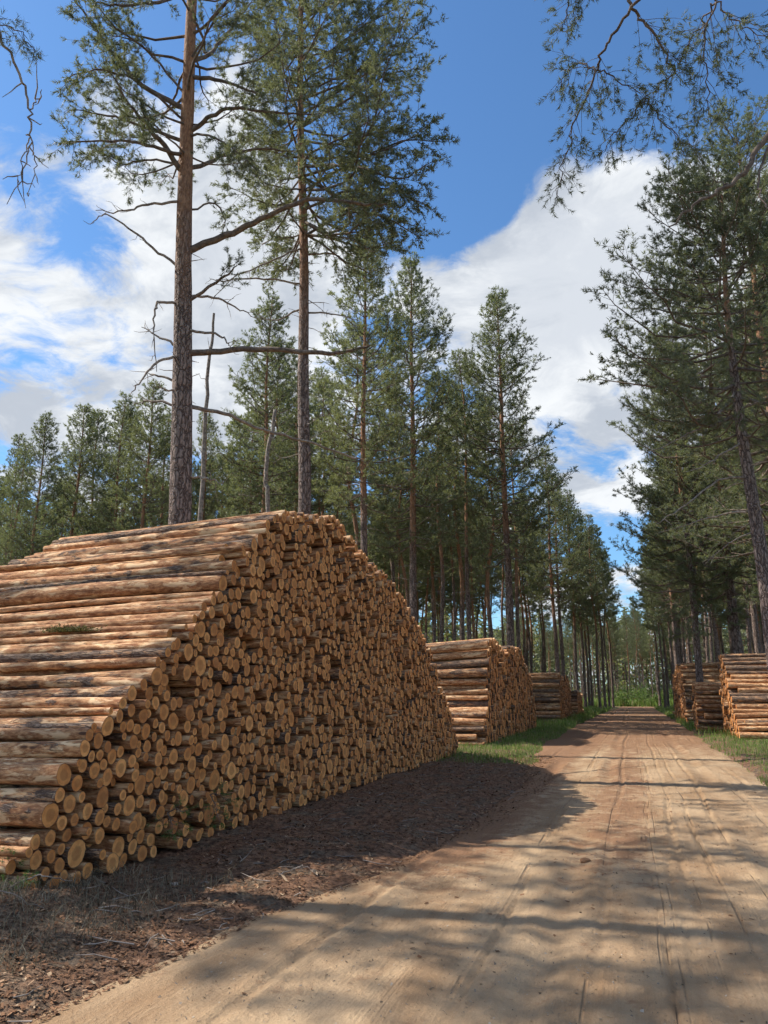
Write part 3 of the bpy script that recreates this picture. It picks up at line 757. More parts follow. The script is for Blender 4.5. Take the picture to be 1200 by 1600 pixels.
# trees of the photograph that can be told apart (x, y, height)
rg = np.random.default_rng(5)
LEFTG = 'pines of the far edge above the big stack'
for k, (x, y, h, key) in enumerate([(-41.3, 43.5, 19.5, 'slim_a'), (-39.1, 42.8, 21.2, 'edge_b'), (-39.8, 47.5, 23.6, 'edge_a'), (-41.5, 51.3, 24.9, 'tall_a'), (-36.3, 47.8, 24.3, 'edge_b'), (-41.8, 56.2, 26.7, 'tall_a'), (-32.3, 45.7, 23.9, 'edge_a'), (-36.9, 54.7, 25.7, 'edge_b')]):
    plant(key, x, y, h, rg.random() * 6.28, 'pine of the distant tree row, %s from the left picture edge' % ORD[k], LEFTG)
plant('edge_b', -19.7, 39.3, 25.6, 1.1, 'pine with a bushy crown seen between the two tall near pine trunks', 'middle distance pines')
plant('slim_a', -20.6, 45.6, 25.0, 2.1, 'slender pine just left of the second tall near trunk', 'middle distance pines')
plant('tall_a', -22.8, 47.2, 26.5, 0.4, 'thin-stemmed pine behind the bushy pine between the two near trunks', 'middle distance pines')
plant('tall_b', -21.9, 53.7, 27.0, 0.4, 'pine directly behind the second tall near trunk', 'middle distance pines')
plant('tall_a', -15.5, 43.3, 25.0, 3.3, 'reddish trunk pine close beside the straight orange one', 'middle distance pines')
plant('edge_b', -12.4, 35.9, 26.3, 5.0, 'tall pine with straight orange trunk above the peak of the big stack', 'middle distance pines')
plant('edge_a', -11.0, 40.5, 27.0, 0.9, 'tall conical pine over the far shoulder of the big stack', 'middle distance pines')
plant('tall_a', -17.6, 57.4, 27.5, 2.9, 'pine in the gap between the orange pine and the conical one', 'middle distance pines')
plant('tall_b', -11.9, 50.6, 24.2, 2.2, 'dark pine right of the conical pine', 'middle distance pines')
plant('tall_a', -11.4, 54.8, 25.0, 4.2, 'dark pine left of the dark-trunked roadside pine', 'middle distance pines')
plant('edge_a', -6.4, 44.0, 26.0, 3.9, 'dark-trunked pine with rounded crown rising behind the second stack', 'middle distance pines', 1.05)
EDGE = 'pines lining the left side of the road'
for k, (x, y, h, key) in enumerate([(-9.4, 47.5, 24, 'tall_b'), (-9.2, 55.0, 24, 'tall_a'), (-6.3, 71.0, 24.2, 'edge_b'), (-8.4, 62.5, 24.2, 'tall_a'), (-6.2, 76.5, 23.5, 'edge_b'), (-5.2, 82, 22.7, 'edge_b'), (-5.0, 90, 22.5, 'far_b'), (-4.6, 97, 21.7, 'far_b'), (-5.2, 102, 21.0, 'far_a'), (-3.3, 86, 21, 'slim_a'), (-3.0, 92.5, 21, 'far_a'), (-2.7, 98, 20.5, 'slim_a'), (-2.4, 104, 20, 'far_a')]):
    plant(key, x, y, h, rg.random() * 6.28, 'dark pine of the row lining the left road edge, %s along from the second stack' % ORD[k], EDGE)
RIGHT = 'pines on the right side of the road'
plant('broad', 5.4, 29.0, 23.0, 0.7, 'full-crowned sunlit pine overhanging the nearest right stack', RIGHT)
plant('full_a', 8.4, 32.6, 24.0, 2.0, 'tall bushy pine at the right picture edge behind the nearest right stack', RIGHT)
plant('full_b', 5.3, 43.3, 24.5, 4.4, 'thick-trunked pine rising right behind the nearest right stack', RIGHT, 1.1)
plant('full_a', 3.3, 43.2, 22.0, 5.2, 'pine with dark leaning trunk between the low and the far right stacks', RIGHT, 0.9)
plant('full_b', 8.2, 39.0, 23.0, 1.5, 'bushy pine in the row behind the nearest right stack', RIGHT)
plant('edge_b', 4.8, 62.0, 22.5, 2.5, 'pine at the far end of the tall far right stack', RIGHT)
plant('edge_a', 3.7, 68, 22.5, 0.4, 'roadside pine just beyond the right stacks with a dark leaning trunk', RIGHT)
for k, (x, y, h, key) in enumerate([(4.4, 78, 22, 'edge_b'), (4.2, 88, 22, 'far_b'), (3.9, 98, 21.5, 'far_b'), (3.2, 104, 20, 'far_a'), (3.4, 93, 21, 'slim_a'), (7.5, 52, 23, 'edge_a'), (7.8, 63, 23.5, 'edge_b'), (9.0, 48, 24, 'edge_b')]):
    plant(key, x, y, h, rg.random() * 6.28, 'sunlit pine of the right road edge, %s behind the right stacks' % ORD[k], RIGHT)

# the wood behind: pines one can only tell apart as trunks
def scatter(n, xr, yr, mind, test, seed, taken):
    r = np.random.default_rng(seed); out = []; tries = 0
    while len(out) < n and tries < 60000:
        tries += 1; x = r.uniform(*xr); y = r.uniform(*yr)
        if not test(x, y): continue
        if any((x - a) ** 2 + (y - b) ** 2 < mind ** 2 for a, b in taken): continue
        out.append((x, y)); taken.append((x, y))
    return out
taken = [(o.location.x, o.location.y) for o in COL.objects if o.name.startswith('pine_tree')]
def infr(x, y): a = math.degrees(math.atan2(x, y)); return -46 < a < 11
wood_left = scatter(105, (-60, -8.6), (47, 103), 2.5, lambda x, y: infr(x, y) and x / y > -0.62, 3, taken)
wood_farleft = scatter(26, (-75, -36), (52, 85), 4.2, lambda x, y: infr(x, y) and x / y <= -0.6, 6, taken)
wood_right = scatter(50, (4.5, 26), (44, 106), 2.7, lambda x, y: infr(x, y) and not (x < 8.0 and 45 < y < 60), 4, taken)
wood_end = scatter(46, (-22, 16), (138, 172), 2.6, lambda x, y: True, 7, taken)
for pts, lab, grp, keys in ((wood_left, 'slender pine of the dense wood behind the stacks left of the road', 'pines of the wood on the left', ['tall_a', 'tall_b', 'slim_a', 'far_a', 'tall_b']),
                            (wood_farleft, 'hazy pine far behind the distant tree row above the big stack', 'pines far behind on the left', ['far_a', 'far_b', 'slim_a']),
                            (wood_right, 'slender pine of the wood behind the right stacks', 'pines of the wood on the right', ['tall_a', 'edge_b', 'slim_a', 'far_b', 'tall_b']),
                            (wood_end, 'far pine trunk of the wood closing the end of the road', 'pines at the end of the road', ['far_a', 'tall_b', 'slim_a'])):
    for i, (x, y) in enumerate(pts):
        u, v = frame_pos((x, y, 6.0)); lab2 = lab
        if 'left of the road' in lab:
            lab2 = 'slender %s wood pine ' % ('nearer' if y < 72 else 'farther') + ('seen between the two tall near pines' if u < 0.39 else 'seen over the peak of the big stack' if u < 0.47 else 'seen over the far shoulder of the big stack' if u < 0.55 else 'seen over the near end of the second stack' if u < 0.64 else 'seen over the far end of the second stack' if u < 0.71 else 'seen over the far left stacks' if u < 0.77 else 'beside the left end of the clearing')
        elif 'right stacks' in lab:
            lab2 = 'slender %s wood pine ' % ('nearer' if y < 72 else 'farther') + ('seen over the nearest right stack' if u > 0.93 else 'seen over the low and far right stacks' if u > 0.87 else 'beside the right end of the clearing')
        elif 'closing' in lab:
            lab2 = 'far pine trunk closing the road end, ' + ('left part of the gap' if u < 0.79 else 'middle of the gap' if u < 0.84 else 'right part of the gap')
        plant(keys[i % len(keys)], x, y, rg.uniform(20, 26) if y < 120 else rg.uniform(15, 19), rg.random() * 6.28, lab2, grp if lab2 == lab else lab2, rg.uniform(0.85, 1.1), (rg.normal(0, 0.012), rg.normal(0, 0.012)))

# ---- hand-laid near pines
def hero(base, trunk_pts, r0, rtop, bark, limbs, seed, label, auto=None, dead=None, per=16, nl=0.085, nw=0.0085, n=40, sides=20, lsides=7, flare=0.3, nm=None):
    e = bpy.data.objects.new('pine_tree', None); COL.objects.link(e); e.location = base
    T = Tree(seed)
    tm, P, R = trunk_mesh('pine_trunk', trunk_pts, r0, rtop, bark, sides, n, T.rng, flare)
    link('trunk', tm, e)
    for path, ra, rb, kind, fol in limbs:
        path = [tuple(q) for q in path]; ax = np.array([np.interp(path[0][2], P[:, 2], P[:, c]) for c in range(2)])
        if np.linalg.norm(ax - np.array(path[0][:2])) < 0.8: path[0] = (ax[0], ax[1], path[0][2])          # limbs grow out of the trunk
        pth = catmull(path, max(8, 4 * len(path)))
        wob = T.rng.normal(0, 0.018, pth.shape); wob[0] = 0; pth = pth + wob
        S = Soup(); T.limb(pth, ra, rb, lsides, S)
        S2 = Soup()
        if kind == 'dead':
            L = np.linalg.norm(pth[-1] - pth[0])
            for _ in range(int(2 + 2 * L)):
                q = pth[T.rng.integers(len(pth) // 3, len(pth))]; d = (pth[-1] - pth[0]) / (L + 1e-6) * 0.6 + T.rng.normal(0, 0.55, 3); d /= np.linalg.norm(d)
                l = T.rng.uniform(0.12, 0.5); tt = np.linspace(0, 1, 4)[:, None]
                T.limb(q + d * l * tt + T.rng.normal(0, 0.03, (4, 3)) * tt, 0.010, 0.003, 4, S2)
        V, F = S.get()
        bo = link('dead_branch' if kind == 'dead' else 'branch', mesh_np('branch', V, [(F, 0)], [M_DEAD if kind == 'dead' else M_LIMB]), e)
        if S2.n:
            V, F = S2.get(); link('twigs', mesh_np('twigs', V, [(F, 0)], [M_DEAD]), bo)['kind'] = 'stuff'
        if fol: T.foliage(pth, **fol)
    dd = Soup()
    if auto: auto(T, P, R, dd)
    if T.P:
        for name, me in tree_meshes(T, 'near_pine', per, nl, nw, nm or M_NEEDLE_N, dd):
            c = link(name, me, e)
            if name in ('limbs', 'dead_branches'): c['kind'] = 'stuff'
    tag(e, label, 'tree')
    return e

FB = dict(f0=0.3, spacing=0.10, slen=1.0, density=1.15, lift=0.05, droop=0.06, shoot=0.16, flat=0.5)
FT = dict(f0=0.62, spacing=0.12, slen=0.85, density=1.1, lift=0.05, droop=0.05, shoot=0.16, flat=0.5)
H1L = {
 'dead_a': [(-0.53, -0.35, 13.8), (-0.92, -0.88, 13.42), (-1.2, -1.34, 12.97), (-1.57, -1.91, 12.69)],
 'dead_b': [(-0.41, -0.27, 11.9), (-1.03, -0.34, 12.54), (-1.61, -0.52, 13.05), (-2.3, -0.69, 13.54), (-2.6, -0.81, 13.24)],
 'fol_b2': [(-0.46, -0.3, 14.59), (-0.72, -0.85, 15.21), (-0.86, -1.33, 15.43), (-1.07, -1.75, 15.69), (-1.26, -2.17, 16.15)],
 'fol_b3': [(-0.54, -0.36, 15.59), (-1.41, -0.49, 16.05), (-2.29, -0.68, 16.46), (-3.29, -1.03, 16.67)],
 'fol_b4': [(-0.53, -0.35, 15.12), (-0.71, -1.1, 14.84), (-0.99, -1.95, 14.43), (-1.57, -3.12, 13.58)],
 'fol_b5': [(-0.56, -0.37, 16.56), (-1.48, -0.67, 17.2), (-2.27, -0.93, 18.11), (-2.81, -1.13, 19.0), (-3.44, -1.45, 19.93)],
 'fol_b6': [(-0.5, -0.3, 20.29), (-0.94, -1.14, 19.29), (-1.34, -1.98, 18.43), (-1.65, -2.52, 18.12)],
 'd1': [(-0.25, -0.15, 10.94), (-0.54, -0.6, 10.83), (-0.56, -0.74, 10.6), (-0.5, -0.82, 9.92), (-0.4, -0.75, 8.93)],
 'd2': [(-0.29, -0.19, 9.81), (-0.78, -0.16, 10.17), (-1.31, -0.17, 10.48)],
 'd3': [(-0.25, -0.2, 9.66), (-0.46, -0.79, 9.11), (-0.49, -1.18, 8.55), (-0.54, -1.46, 8.11)],
 'd4': [(-0.2, -0.15, 8.88), (-0.67, -0.2, 9.09), (-1.03, -0.21, 9.21)],
 'd5': [(-0.2, -0.15, 8.65), (-0.46, -0.55, 8.63)],
 'd6': [(-0.2, -0.15, 8.3), (-0.99, -0.06, 8.54), (-1.46, -0.03, 8.55)],
 'd8': [(0.1, 0.08, 6.58), (0.54, 0.1, 6.49), (0.97, 0.12, 6.37)],
 'r1': [(-0.2, -0.1, 12.4), (0.89, 0.08, 12.84), (1.75, 0.1, 13.13), (2.83, 0.18, 13.44), (4.06, 0.25, 13.19), (4.93, 0.33, 12.96)],
 'r2': [(-0.25, -0.15, 14.7), (0.08, 0.76, 15.75), (0.69, 1.57, 16.48), (1.52, 2.55, 16.96)],
 'r3': [(-0.3, -0.2, 15.8), (0.34, -0.25, 16.15), (0.9, -0.26, 16.23), (2.03, 0.02, 16.07), (3.14, 0.31, 15.93)],
 'r4': [(-0.35, -0.2, 18.0), (-0.05, 0.33, 18.87), (0.13, 0.79, 19.97), (0.49, 1.35, 21.42)],
 'r5': [(-0.15, -0.1, 10.95), (0.68, -0.05, 11.48), (1.23, -0.07, 11.82)],
 'r6': [(-0.15, -0.1, 11.2), (0.24, 0.51, 11.43), (0.58, 1.05, 11.37), (0.93, 1.47, 11.23)],
 'r7': [(-0.1, -0.05, 9.65), (0.7, 0.08, 9.71), (2.0, 0.22, 9.61), (3.26, 0.36, 9.39), (3.96, 0.42, 9.39), (4.48, 0.4, 9.41)],
 'r8': [(-0.05, -0.02, 8.36), (0.43, 0.85, 8.41), (0.97, 1.72, 8.26), (1.76, 2.77, 8.17), (2.66, 3.78, 8.0), (3.12, 4.16, 7.85)],
 'r9': [(-0.1, -0.05, 10.27), (0.55, -0.01, 10.15), (0.95, -0.0, 9.89), (1.11, -0.03, 9.64)],
 'r10': [(-0.35, -0.2, 17.6), (0.68, -0.28, 17.09), (1.83, -0.32, 16.32)],
 'r11': [(-0.25, -0.15, 13.5), (-0.11, 0.88, 14.45), (-0.05, 1.38, 14.24), (-0.15, 1.44, 14.0)]}
H1X = {'x1': [(-0.49, -0.32, 16.15), (-0.87, -1.59, 16.33), (-1.17, -2.62, 15.87), (-1.43, -3.4, 15.08)], 'x2': [(-0.51, -0.34, 16.93), (-1.51, -0.32, 18.44), (-2.31, -0.44, 19.2), (-3.07, -0.57, 19.42)],
 'x3': [(-0.48, -0.31, 14.9), (-1.47, -0.17, 15.34), (-2.34, -0.21, 15.42), (-3.11, -0.33, 15.9)], 'x4': [(-0.36, -0.23, 17.99), (0.33, -0.5, 18.76), (1.07, -0.51, 19.13)], 'x5': [(-0.26, -0.16, 15.83), (0.75, -0.7, 15.06), (1.53, -0.94, 14.33), (2.0, -1.13, 13.64)]}
lim = [(p, 0.035, 0.008, 'live', dict(FB, f0=0.35)) for p in H1X.values()]
for k, p in H1L.items():
    if k.startswith('fol'): lim.append((p, 0.075 if k in ('fol_b5', 'fol_b2') else 0.055, 0.012, 'live', FB))
    elif k == 'r1': lim.append((p, 0.095, 0.02, 'live', FT))
    elif k in ('r2', 'r3', 'r4', 'r10'): lim.append((p, 0.065, 0.012, 'live', FB))
    elif k == 'r5': lim.append((p, 0.05, 0.012, 'live', dict(FB, f0=0.55, slen=0.6)))
    elif k == 'r11': lim.append((p, 0.03, 0.008, 'live', dict(FB, f0=0.5, slen=0.5)))
    elif k == 'r7': lim.append((p, 0.085, 0.022, 'live', dict(FT, f0=0.8, slen=0.55)))
    elif k == 'r8': lim.append((p, 0.055, 0.012, 'dead', None))
    else: lim.append((p, 0.038, 0.008, 'dead', None))
def h1_auto(T, P, R, dd):
    auto_crown(T, P, R, 15.2, 4.0, 0.55, 0.75, -8, 45, dict(spacing=0.17, slen=0.8, density=0.8, shoot=0.16, droop=0.05, lift=0.06, flat=0.5, f0=0.45), None, (2, 3))
    dead_limbs(T, P, R, 5.5, 13.5, 22, 0.8, dd)
hero((-9.7, 15.1, 0), [(0.12, 0.08, -0.2), (0, 0.01, 5.44), (-0.12, -0.07, 8.87), (-0.26, -0.17, 12.28), (-0.37, -0.24, 15.99), (-0.45, -0.3, 20.04), (-0.5, -0.3, 24), (-0.4, -0.2, 28)], 0.275, 0.05, M_BARK_OLD, lim, 21,
     'tall near pine with thick trunk and long bare side branches behind the big stack', h1_auto, per=18, nl=0.10, nw=0.0135, n=70)

H2F = {'p': [(-0.17, -0.07, 17.45), (1.27, -0.13, 17.84), (2.86, -0.22, 17.66), (4.38, -0.43, 16.49)], 'q': [(-0.18, -0.08, 18.19), (1.53, 0.39, 19.39), (3.31, 0.53, 19.95), (4.76, 0.47, 19.55)],
 's': [(-0.15, -0.06, 16.48), (1.62, -0.43, 16.84), (3.16, -0.55, 16.21), (4.26, -0.67, 15.14)], 't': [(-0.3, -0.13, 20.71), (1.06, 0.96, 22.59), (2.45, 1.95, 24.18), (3.75, 2.7, 24.78)],
 'u': [(-0.17, -0.07, 19.19), (1.97, -0.83, 18.14), (3.72, -1.01, 17.14), (4.76, -1.07, 17.55)], 'w': [(-0.34, -0.15, 22.81), (0.88, 0.69, 24.87), (2.15, 1.34, 26.26), (2.99, 1.89, 27.15)]}
F2 = dict(f0=0.28, spacing=0.10, slen=1.25, density=1.3, lift=0.03, droop=0.10, shoot=0.18, flat=0.35)
H2L = {'a': [(-0.2, -0.1, 14.74), (-1.39, -1.11, 14.58), (-2.05, -1.94, 14.12), (-2.28, -2.31, 14.04)], 'b': [(-0.2, -0.1, 16.11), (-1.0, -1.02, 15.13), (-1.62, -1.93, 14.27), (-2.15, -2.47, 13.2)],
       'c': [(-0.1, -0.05, 16.49), (1.29, -0.12, 16.12), (2.3, -0.19, 15.35)], 'd': [(-0.1, -0.05, 15.8), (0.54, 0.66, 16.11), (1.22, 1.34, 15.61)], 'e': [(-0.05, 0, 13.7), (0.53, 0.76, 13.98), (1.23, 1.35, 13.93)], 'f': [(-0.2, -0.1, 13.89), (-1.2, -0.01, 13.64), (-1.9, -0.03, 13.97)]}
def h2_auto(T, P, R, dd):
    auto_crown(T, P, R, 16.6, 4.7, 0.5, 0.62, -16, 40, dict(spacing=0.15, slen=1.15, density=1.15, shoot=0.18, droop=0.10, lift=0.03, flat=0.4, f0=0.26), (math.atan2(0.42, 0.9), 0.45), (3, 5))
    dead_limbs(T, P, R, 8.5, 16.5, 26, 1.1, dd)
hero((-9.2, 21.08, 0), [(0.05, 0.0, -0.2), (0.02, 0.01, 7.03), (-0.11, -0.05, 11.22), (-0.19, -0.08, 15.76), (-0.4, -0.18, 20.7), (-0.5, -0.25, 26), (-0.5, -0.2, 29)], 0.215, 0.04, M_BARK_OLD,
     [(p, 0.035, 0.008, 'dead', None) for p in H2L.values()] + [([tuple(0.93 * a + 0.07 * b for a, b in zip(q, p[0])) for q in p], 0.05, 0.01, 'live', F2) for p in H2F.values()], 22, 'second tall near pine with slim orange trunk and wide dense crown', h2_auto, per=10, nl=0.12, nw=0.023, n=60)

R1L = {'a': [(0.05, 0, 7.32), (-0.79, -0.4, 7.17), (-1.86, -1.0, 6.35), (-2.55, -1.56, 5.84)], 'b': [(0.05, 0, 6.42), (-0.93, 0.62, 6.42), (-2.1, 1.22, 6.21)], 'c': [(0, 0, 8.35), (-0.93, -0.68, 7.67), (-1.44, -0.83, 7.41)],
       'd': [(0, 0, 9.83), (-0.85, -0.89, 8.77), (-1.89, -1.3, 8.11), (-2.72, -1.56, 7.76)], 'e': [(0.05, 0, 9.24), (0.6, -0.91, 9.22), (0.98, -1.4, 9.34)]}
def r1_auto(T, P, R, dd):
    auto_crown(T, P, R, 8.6, 3.6, 0.5, 0.45, -18, 40, dict(spacing=0.17, slen=0.85, density=0.95, shoot=0.17), (4.0, 0.35), (4, 5))
    dead_limbs(T, P, R, 4, 9.0, 16, 1.6, dd, 0.3)
hero((3.75, 22.05, 0), [(0.1, 0.0, -0.2), (-0.2, -0.01, 1.68), (-0.24, -0.02, 4.62), (-0.32, -0.01, 7.06), (-0.39, 0.0, 8.71), (-0.41, 0.0, 10.51), (-0.4, 0.1, 12.03), (-0.28, 0.28, 14.16), (-0.15, 0.3, 16.2)], 0.2, 0.03, M_BARK,
     [([(a - 0.35, b, c) for a, b, c in p], 0.035, 0.007, 'dead', None) for p in R1L.values()], 23, 'leaning pine with pale lower trunk before the nearest right stack', r1_auto, per=12, nl=0.125, nw=0.021, n=50)

NL = {'n1': [(0.9, 7.9, 9.75), (0.55, 7.98, 9.46), (0.35, 8.14, 9.35), (0.18, 8.3, 9.21), (0.1, 8.45, 9.15), (-0.04, 8.6, 8.95), (-0.2, 8.75, 8.71), (-0.27, 8.9, 8.56), (-0.4, 9.04, 8.23), (-0.51, 9.19, 8.04)],
      'n2': [(0.52, 7.98, 9.61), (0.64, 8.12, 9.49), (0.81, 8.26, 9.3), (0.94, 8.4, 9.05), (1.01, 8.54, 8.95), (0.88, 8.71, 8.99), (0.68, 8.87, 8.95)],
      'n2a': [(0.68, 8.87, 8.95), (0.49, 9.04, 8.88), (0.29, 9.2, 8.77), (0.13, 9.35, 8.63)], 'n2b': [(0.68, 8.87, 8.95), (0.81, 9.01, 8.78), (0.98, 9.15, 8.62), (1.32, 9.26, 8.26)],
      'n3': [(1.44, 7.87, 9.17), (1.31, 8.04, 9.15), (1.19, 8.21, 9.08), (1.02, 8.39, 8.98)], 'n4': [(0.13, 8.45, 9.15), (0.32, 8.59, 9.1), (0.66, 8.73, 8.88)],
      'n5': [(1.44, 7.87, 9.17), (1.31, 8.04, 8.88), (1.31, 8.2, 8.41), (1.33, 8.35, 8.06)], 'n6': [(1.44, 7.87, 9.17), (1.64, 7.98, 8.99), (1.89, 8.08, 8.75)],
      'n7': [(0.1, 8.45, 9.15), (-0.09, 8.55, 9.4), (-0.26, 8.65, 9.38), (-0.34, 8.74, 9.3)], 'n8': [(0.55, 7.9, 9.9), (-0.01, 8.0, 10.09), (-0.14, 8.15, 10.04), (-0.2, 8.3, 9.92), (-0.28, 8.45, 9.92)]}
NB = np.array([5.6, 8.6, 0.0])
FN = dict(f0=0.12, spacing=0.06, slen=0.42, density=1.35, lift=0.0, droop=0.22, wood_r=0.004, shoot=0.10, flat=0.3)
lim = [([(0, 0, 9.6), (-2.0, -0.3, 10.5), (-3.6, -0.6, 10.6), (-4.7, -0.7, 9.75)], 0.07, 0.03, 'live', None), ([(0, 0, 8.6), (-1.8, -0.3, 9.6), (-3.2, -0.6, 9.7), (-4.16, -0.73, 9.17)], 0.06, 0.02, 'live', None)]
for k, p in NL.items():
    lim.append(([tuple(np.array(q) - NB) for q in p], 0.019 if k in ('n1', 'n2') else 0.011, 0.004, 'live', dict(FN, f0=0.35) if k == 'n1' else FN))
arch = [(3.3, 8.75, 8.75), (2.6, 8.8, 8.45), (1.98, 8.78, 7.98), (1.71, 8.73, 7.6), (1.49, 8.67, 7.37), (1.27, 8.61, 7.24), (1.04, 8.54, 7.07), (0.79, 8.46, 6.82)]
lim.append(([(0, 0, 8.0), (-1.2, 0, 8.7)] + [tuple(np.array(q) - NB) for q in arch], 0.05, 0.008, 'live', None))
lim.append(([tuple(np.array(q) - NB) for q in [(2.6, 8.8, 8.45), (2.15, 8.8, 8.1), (1.86, 8.75, 7.6), (1.79, 8.62, 7.18), (1.82, 8.51, 6.85)]], 0.022, 0.006, 'live', None))
lim.append(([tuple(np.array(q) - NB) for q in [(1.49, 8.67, 7.37), (1.4, 8.75, 7.5), (1.28, 8.8, 7.52)]], 0.01, 0.004, 'live', None))
lim.append(([tuple(np.array(q) - NB) for q in [(1.27, 8.61, 7.24), (1.17, 8.68, 7.36), (1.05, 8.72, 7.38)]], 0.009, 0.004, 'live', None))
def n1_auto(T, P, R, dd): auto_crown(T, P, R, 12.5, 3.6, 0.5, 0.7, 0, 45, dict(spacing=0.2, slen=0.7, density=0.7), (0.2, 0.35), (3, 4))
hero(tuple(NB), [(0, 0, -0.2), (0.05, 0, 6), (0, 0, 12), (0.1, 0.1, 20)], 0.2, 0.03, M_BARK, lim, 24, 'near pine outside the right edge whose drooping twigs hang into the sky', n1_auto, per=16, nl=0.065, nw=0.0078, n=30)

SL = {'s1': [(-6.81, 5.88, 9.54), (-6.8, 6.01, 9.38), (-6.72, 6.22, 9.13), (-6.67, 6.39, 8.84), (-6.67, 6.51, 8.56), (-6.72, 6.57, 8.25), (-6.79, 6.62, 7.94), (-6.94, 6.57, 7.52)], 's1a': [(-6.7, 6.54, 8.36), (-6.77, 6.54, 8.06), (-6.8, 6.58, 7.73)],
      's1b': [(-6.66, 6.47, 8.71), (-6.65, 6.55, 8.97), (-6.66, 6.61, 9.12)], 's1c': [(-6.72, 6.58, 8.26), (-6.68, 6.68, 8.1), (-6.75, 6.68, 7.7)], 's2': [(-6.95, 5.75, 9.6), (-6.77, 6.05, 9.6), (-6.68, 6.27, 9.59), (-6.63, 6.43, 9.49)]}
SB = np.array([-11.2, 5.6, 0])
lim = [([(0, 0, 10.2), (2.0, 0.1, 10.5), (3.6, 0.2, 10.1), (4.4, 0.28, 9.54)], 0.06, 0.022, 'live', None)]
for k, p in SL.items():
    q = [tuple(np.array(a) - SB) for a in p]
    lim.append((q, 0.02 if k == 's1' else 0.009, 0.004, 'dead' if k != 's2' else 'live', dict(FN, slen=0.3) if k == 's2' else None))
def s1_auto(T, P, R, dd): auto_crown(T, P, R, 14.5, 3.4, 0.45, 0.75, -5, 45, dict(spacing=0.22, slen=0.8, density=0.7), None, (3, 4))
hero(tuple(SB), [(0, 0, -0.2), (0.1, 0, 6), (0, 0, 12), (0.1, 0.1, 22)], 0.24, 0.03, M_BARK, lim, 25, 'near pine outside the left edge whose bare twig hangs into the top left corner', s1_auto, per=12, nl=0.07, nw=0.007, n=30)

# pines left of the frame whose crowns throw the streaked shade over the road
for x, y, h, key, rot in ((-12.4, 8.4, 24, 'thin', 0.5), (-11.8, 1.7, 24, 'thin', 2.2), (-16.8, 4.6, 24, 'thin', 4.0)):
    plant(key, x, y, h, rot, 'pine standing outside the left picture edge shading the road', 'pines outside the picture on the left')

# ---- dead stems behind the big stack
def stem(name, pts, r0, r1, label, twigs, seed):
    e = bpy.data.objects.new(name, None); COL.objects.link(e); e.location = pts[0]
    P = catmull(np.array(pts) - np.array(pts[0]), 20); rng = np.random.default_rng(seed); P[1:] += rng.normal(0, 0.03, (19, 3))
    V, F = tube(P, np.linspace(r0, r1, 20), 8); link('trunk', mesh_np('trunk', V, [(F, 0)], [M_DEAD]), e)
    for _ in range(twigs):
        i = rng.integers(8, 20); d = rng.normal(0, 1, 3); d[2] = abs(d[2]) * 0.7 + 0.2; d /= np.linalg.norm(d); l = rng.uniform(0.2, 0.8)
        tt = np.linspace(0, 1, 5)[:, None]
        V, F = tube(P[i] + d * l * tt + rng.normal(0, 0.05, (5, 3)) * tt, np.linspace(0.02, 0.005, 5), 4)
        link('branch', mesh_np('branch', V, [(F, 0)], [M_DEAD]), e)
    tag(e, label, 'tree')
stem('dead_tree', [(-15.4, 25.5, -0.1), (-15.58, 25.64, 8.1), (-15.56, 25.65, 13.86), (-15.48, 25.7, 17.0)], 0.12, 0.05, 'thin dead leaning stem with bare twigs right of the thick near pine', 9, 3)
stem('broken_stem', [(-15.1, 30.5, -0.1), (-15.05, 30.49, 9.4), (-15.21, 30.41, 11.4), (-14.91, 30.56, 14.5)], 0.12, 0.09, 'crooked broken-off bare stem between the two tall near pines', 2, 4)

# ------------------------------------------------------------------ litter, grass, small things
def flakes(name, n, sampler, size, seed, mat, label, cat, thick=0.3, wr=(0.25, 0.7)):
    r = np.random.default_rng(seed); P = sampler(r, n); n = len(P)
    a = r.random(n) * 6.28; l = size[0] + (size[1] - size[0]) * r.random(n) ** 2.2; w = l * r.uniform(wr[0], wr[1], n)
    d = np.stack([np.cos(a), np.sin(a), r.normal(0, thick, n)], -1); s = np.stack([-np.sin(a), np.cos(a), r.normal(0, thick, n)], -1)
    V = np.stack([P - d * l[:, None] / 2 - s * (w * 0.4)[:, None], P - d * (l * 0.3)[:, None] + s * (w * 0.5)[:, None], P + d * l[:, None] / 2 + s * (w * 0.3)[:, None], P + d * (l * 0.4)[:, None] - s * (w * 0.5)[:, None]], 1).reshape(-1, 3)
    F = np.arange(n * 4).reshape(-1, 4)
    o = link(name, mesh_np(name, V, [(F, 0)], [mat], False, {'rnd': ('FLOAT', np.repeat(r.random(n), 4))}))
    tag(o, label, cat, None, 'stuff'); return o
def surf(x, y): return np.maximum(ground_z(x, y), np.where((x > -3.6) & (x < 3.1), road_z(x, y), -1))
def verge(r, n):
    y = 3.0 + 19 * r.random(n) ** 1.25; u = r.random(n) ** 0.85
    x = -4.75 + u * (road_l(y) + 4.75 + 0.06 + 0.5 * np.clip((y - 8) / 6, 0, 1) * r.random(n))
    return np.stack([x, y, surf(x, y) + 0.008], -1)
flakes('bark_litter', 56000, verge, (0.007, 0.042), 1, M_CHIP, 'reddish-brown bark chips covering the shaded verge along the big stack', 'bark chips')
def on_road(r, n):
    y = 3.2 + 27 * r.random(n) ** 1.1; x = -2.4 + 4.6 * r.random(n)
    keep = r.random(n) < np.clip(0.15 + 0.8 * np.exp(-((x + 0.2) / 0.6) ** 2) * np.clip((y - 5) / 5, 0, 1) + 0.7 * np.exp(-((x - 2.1) / 0.3) ** 2), 0, 1)
    x, y = x[keep], y[keep]; return np.stack([x, y, road_z(x, y) + 0.006], -1)
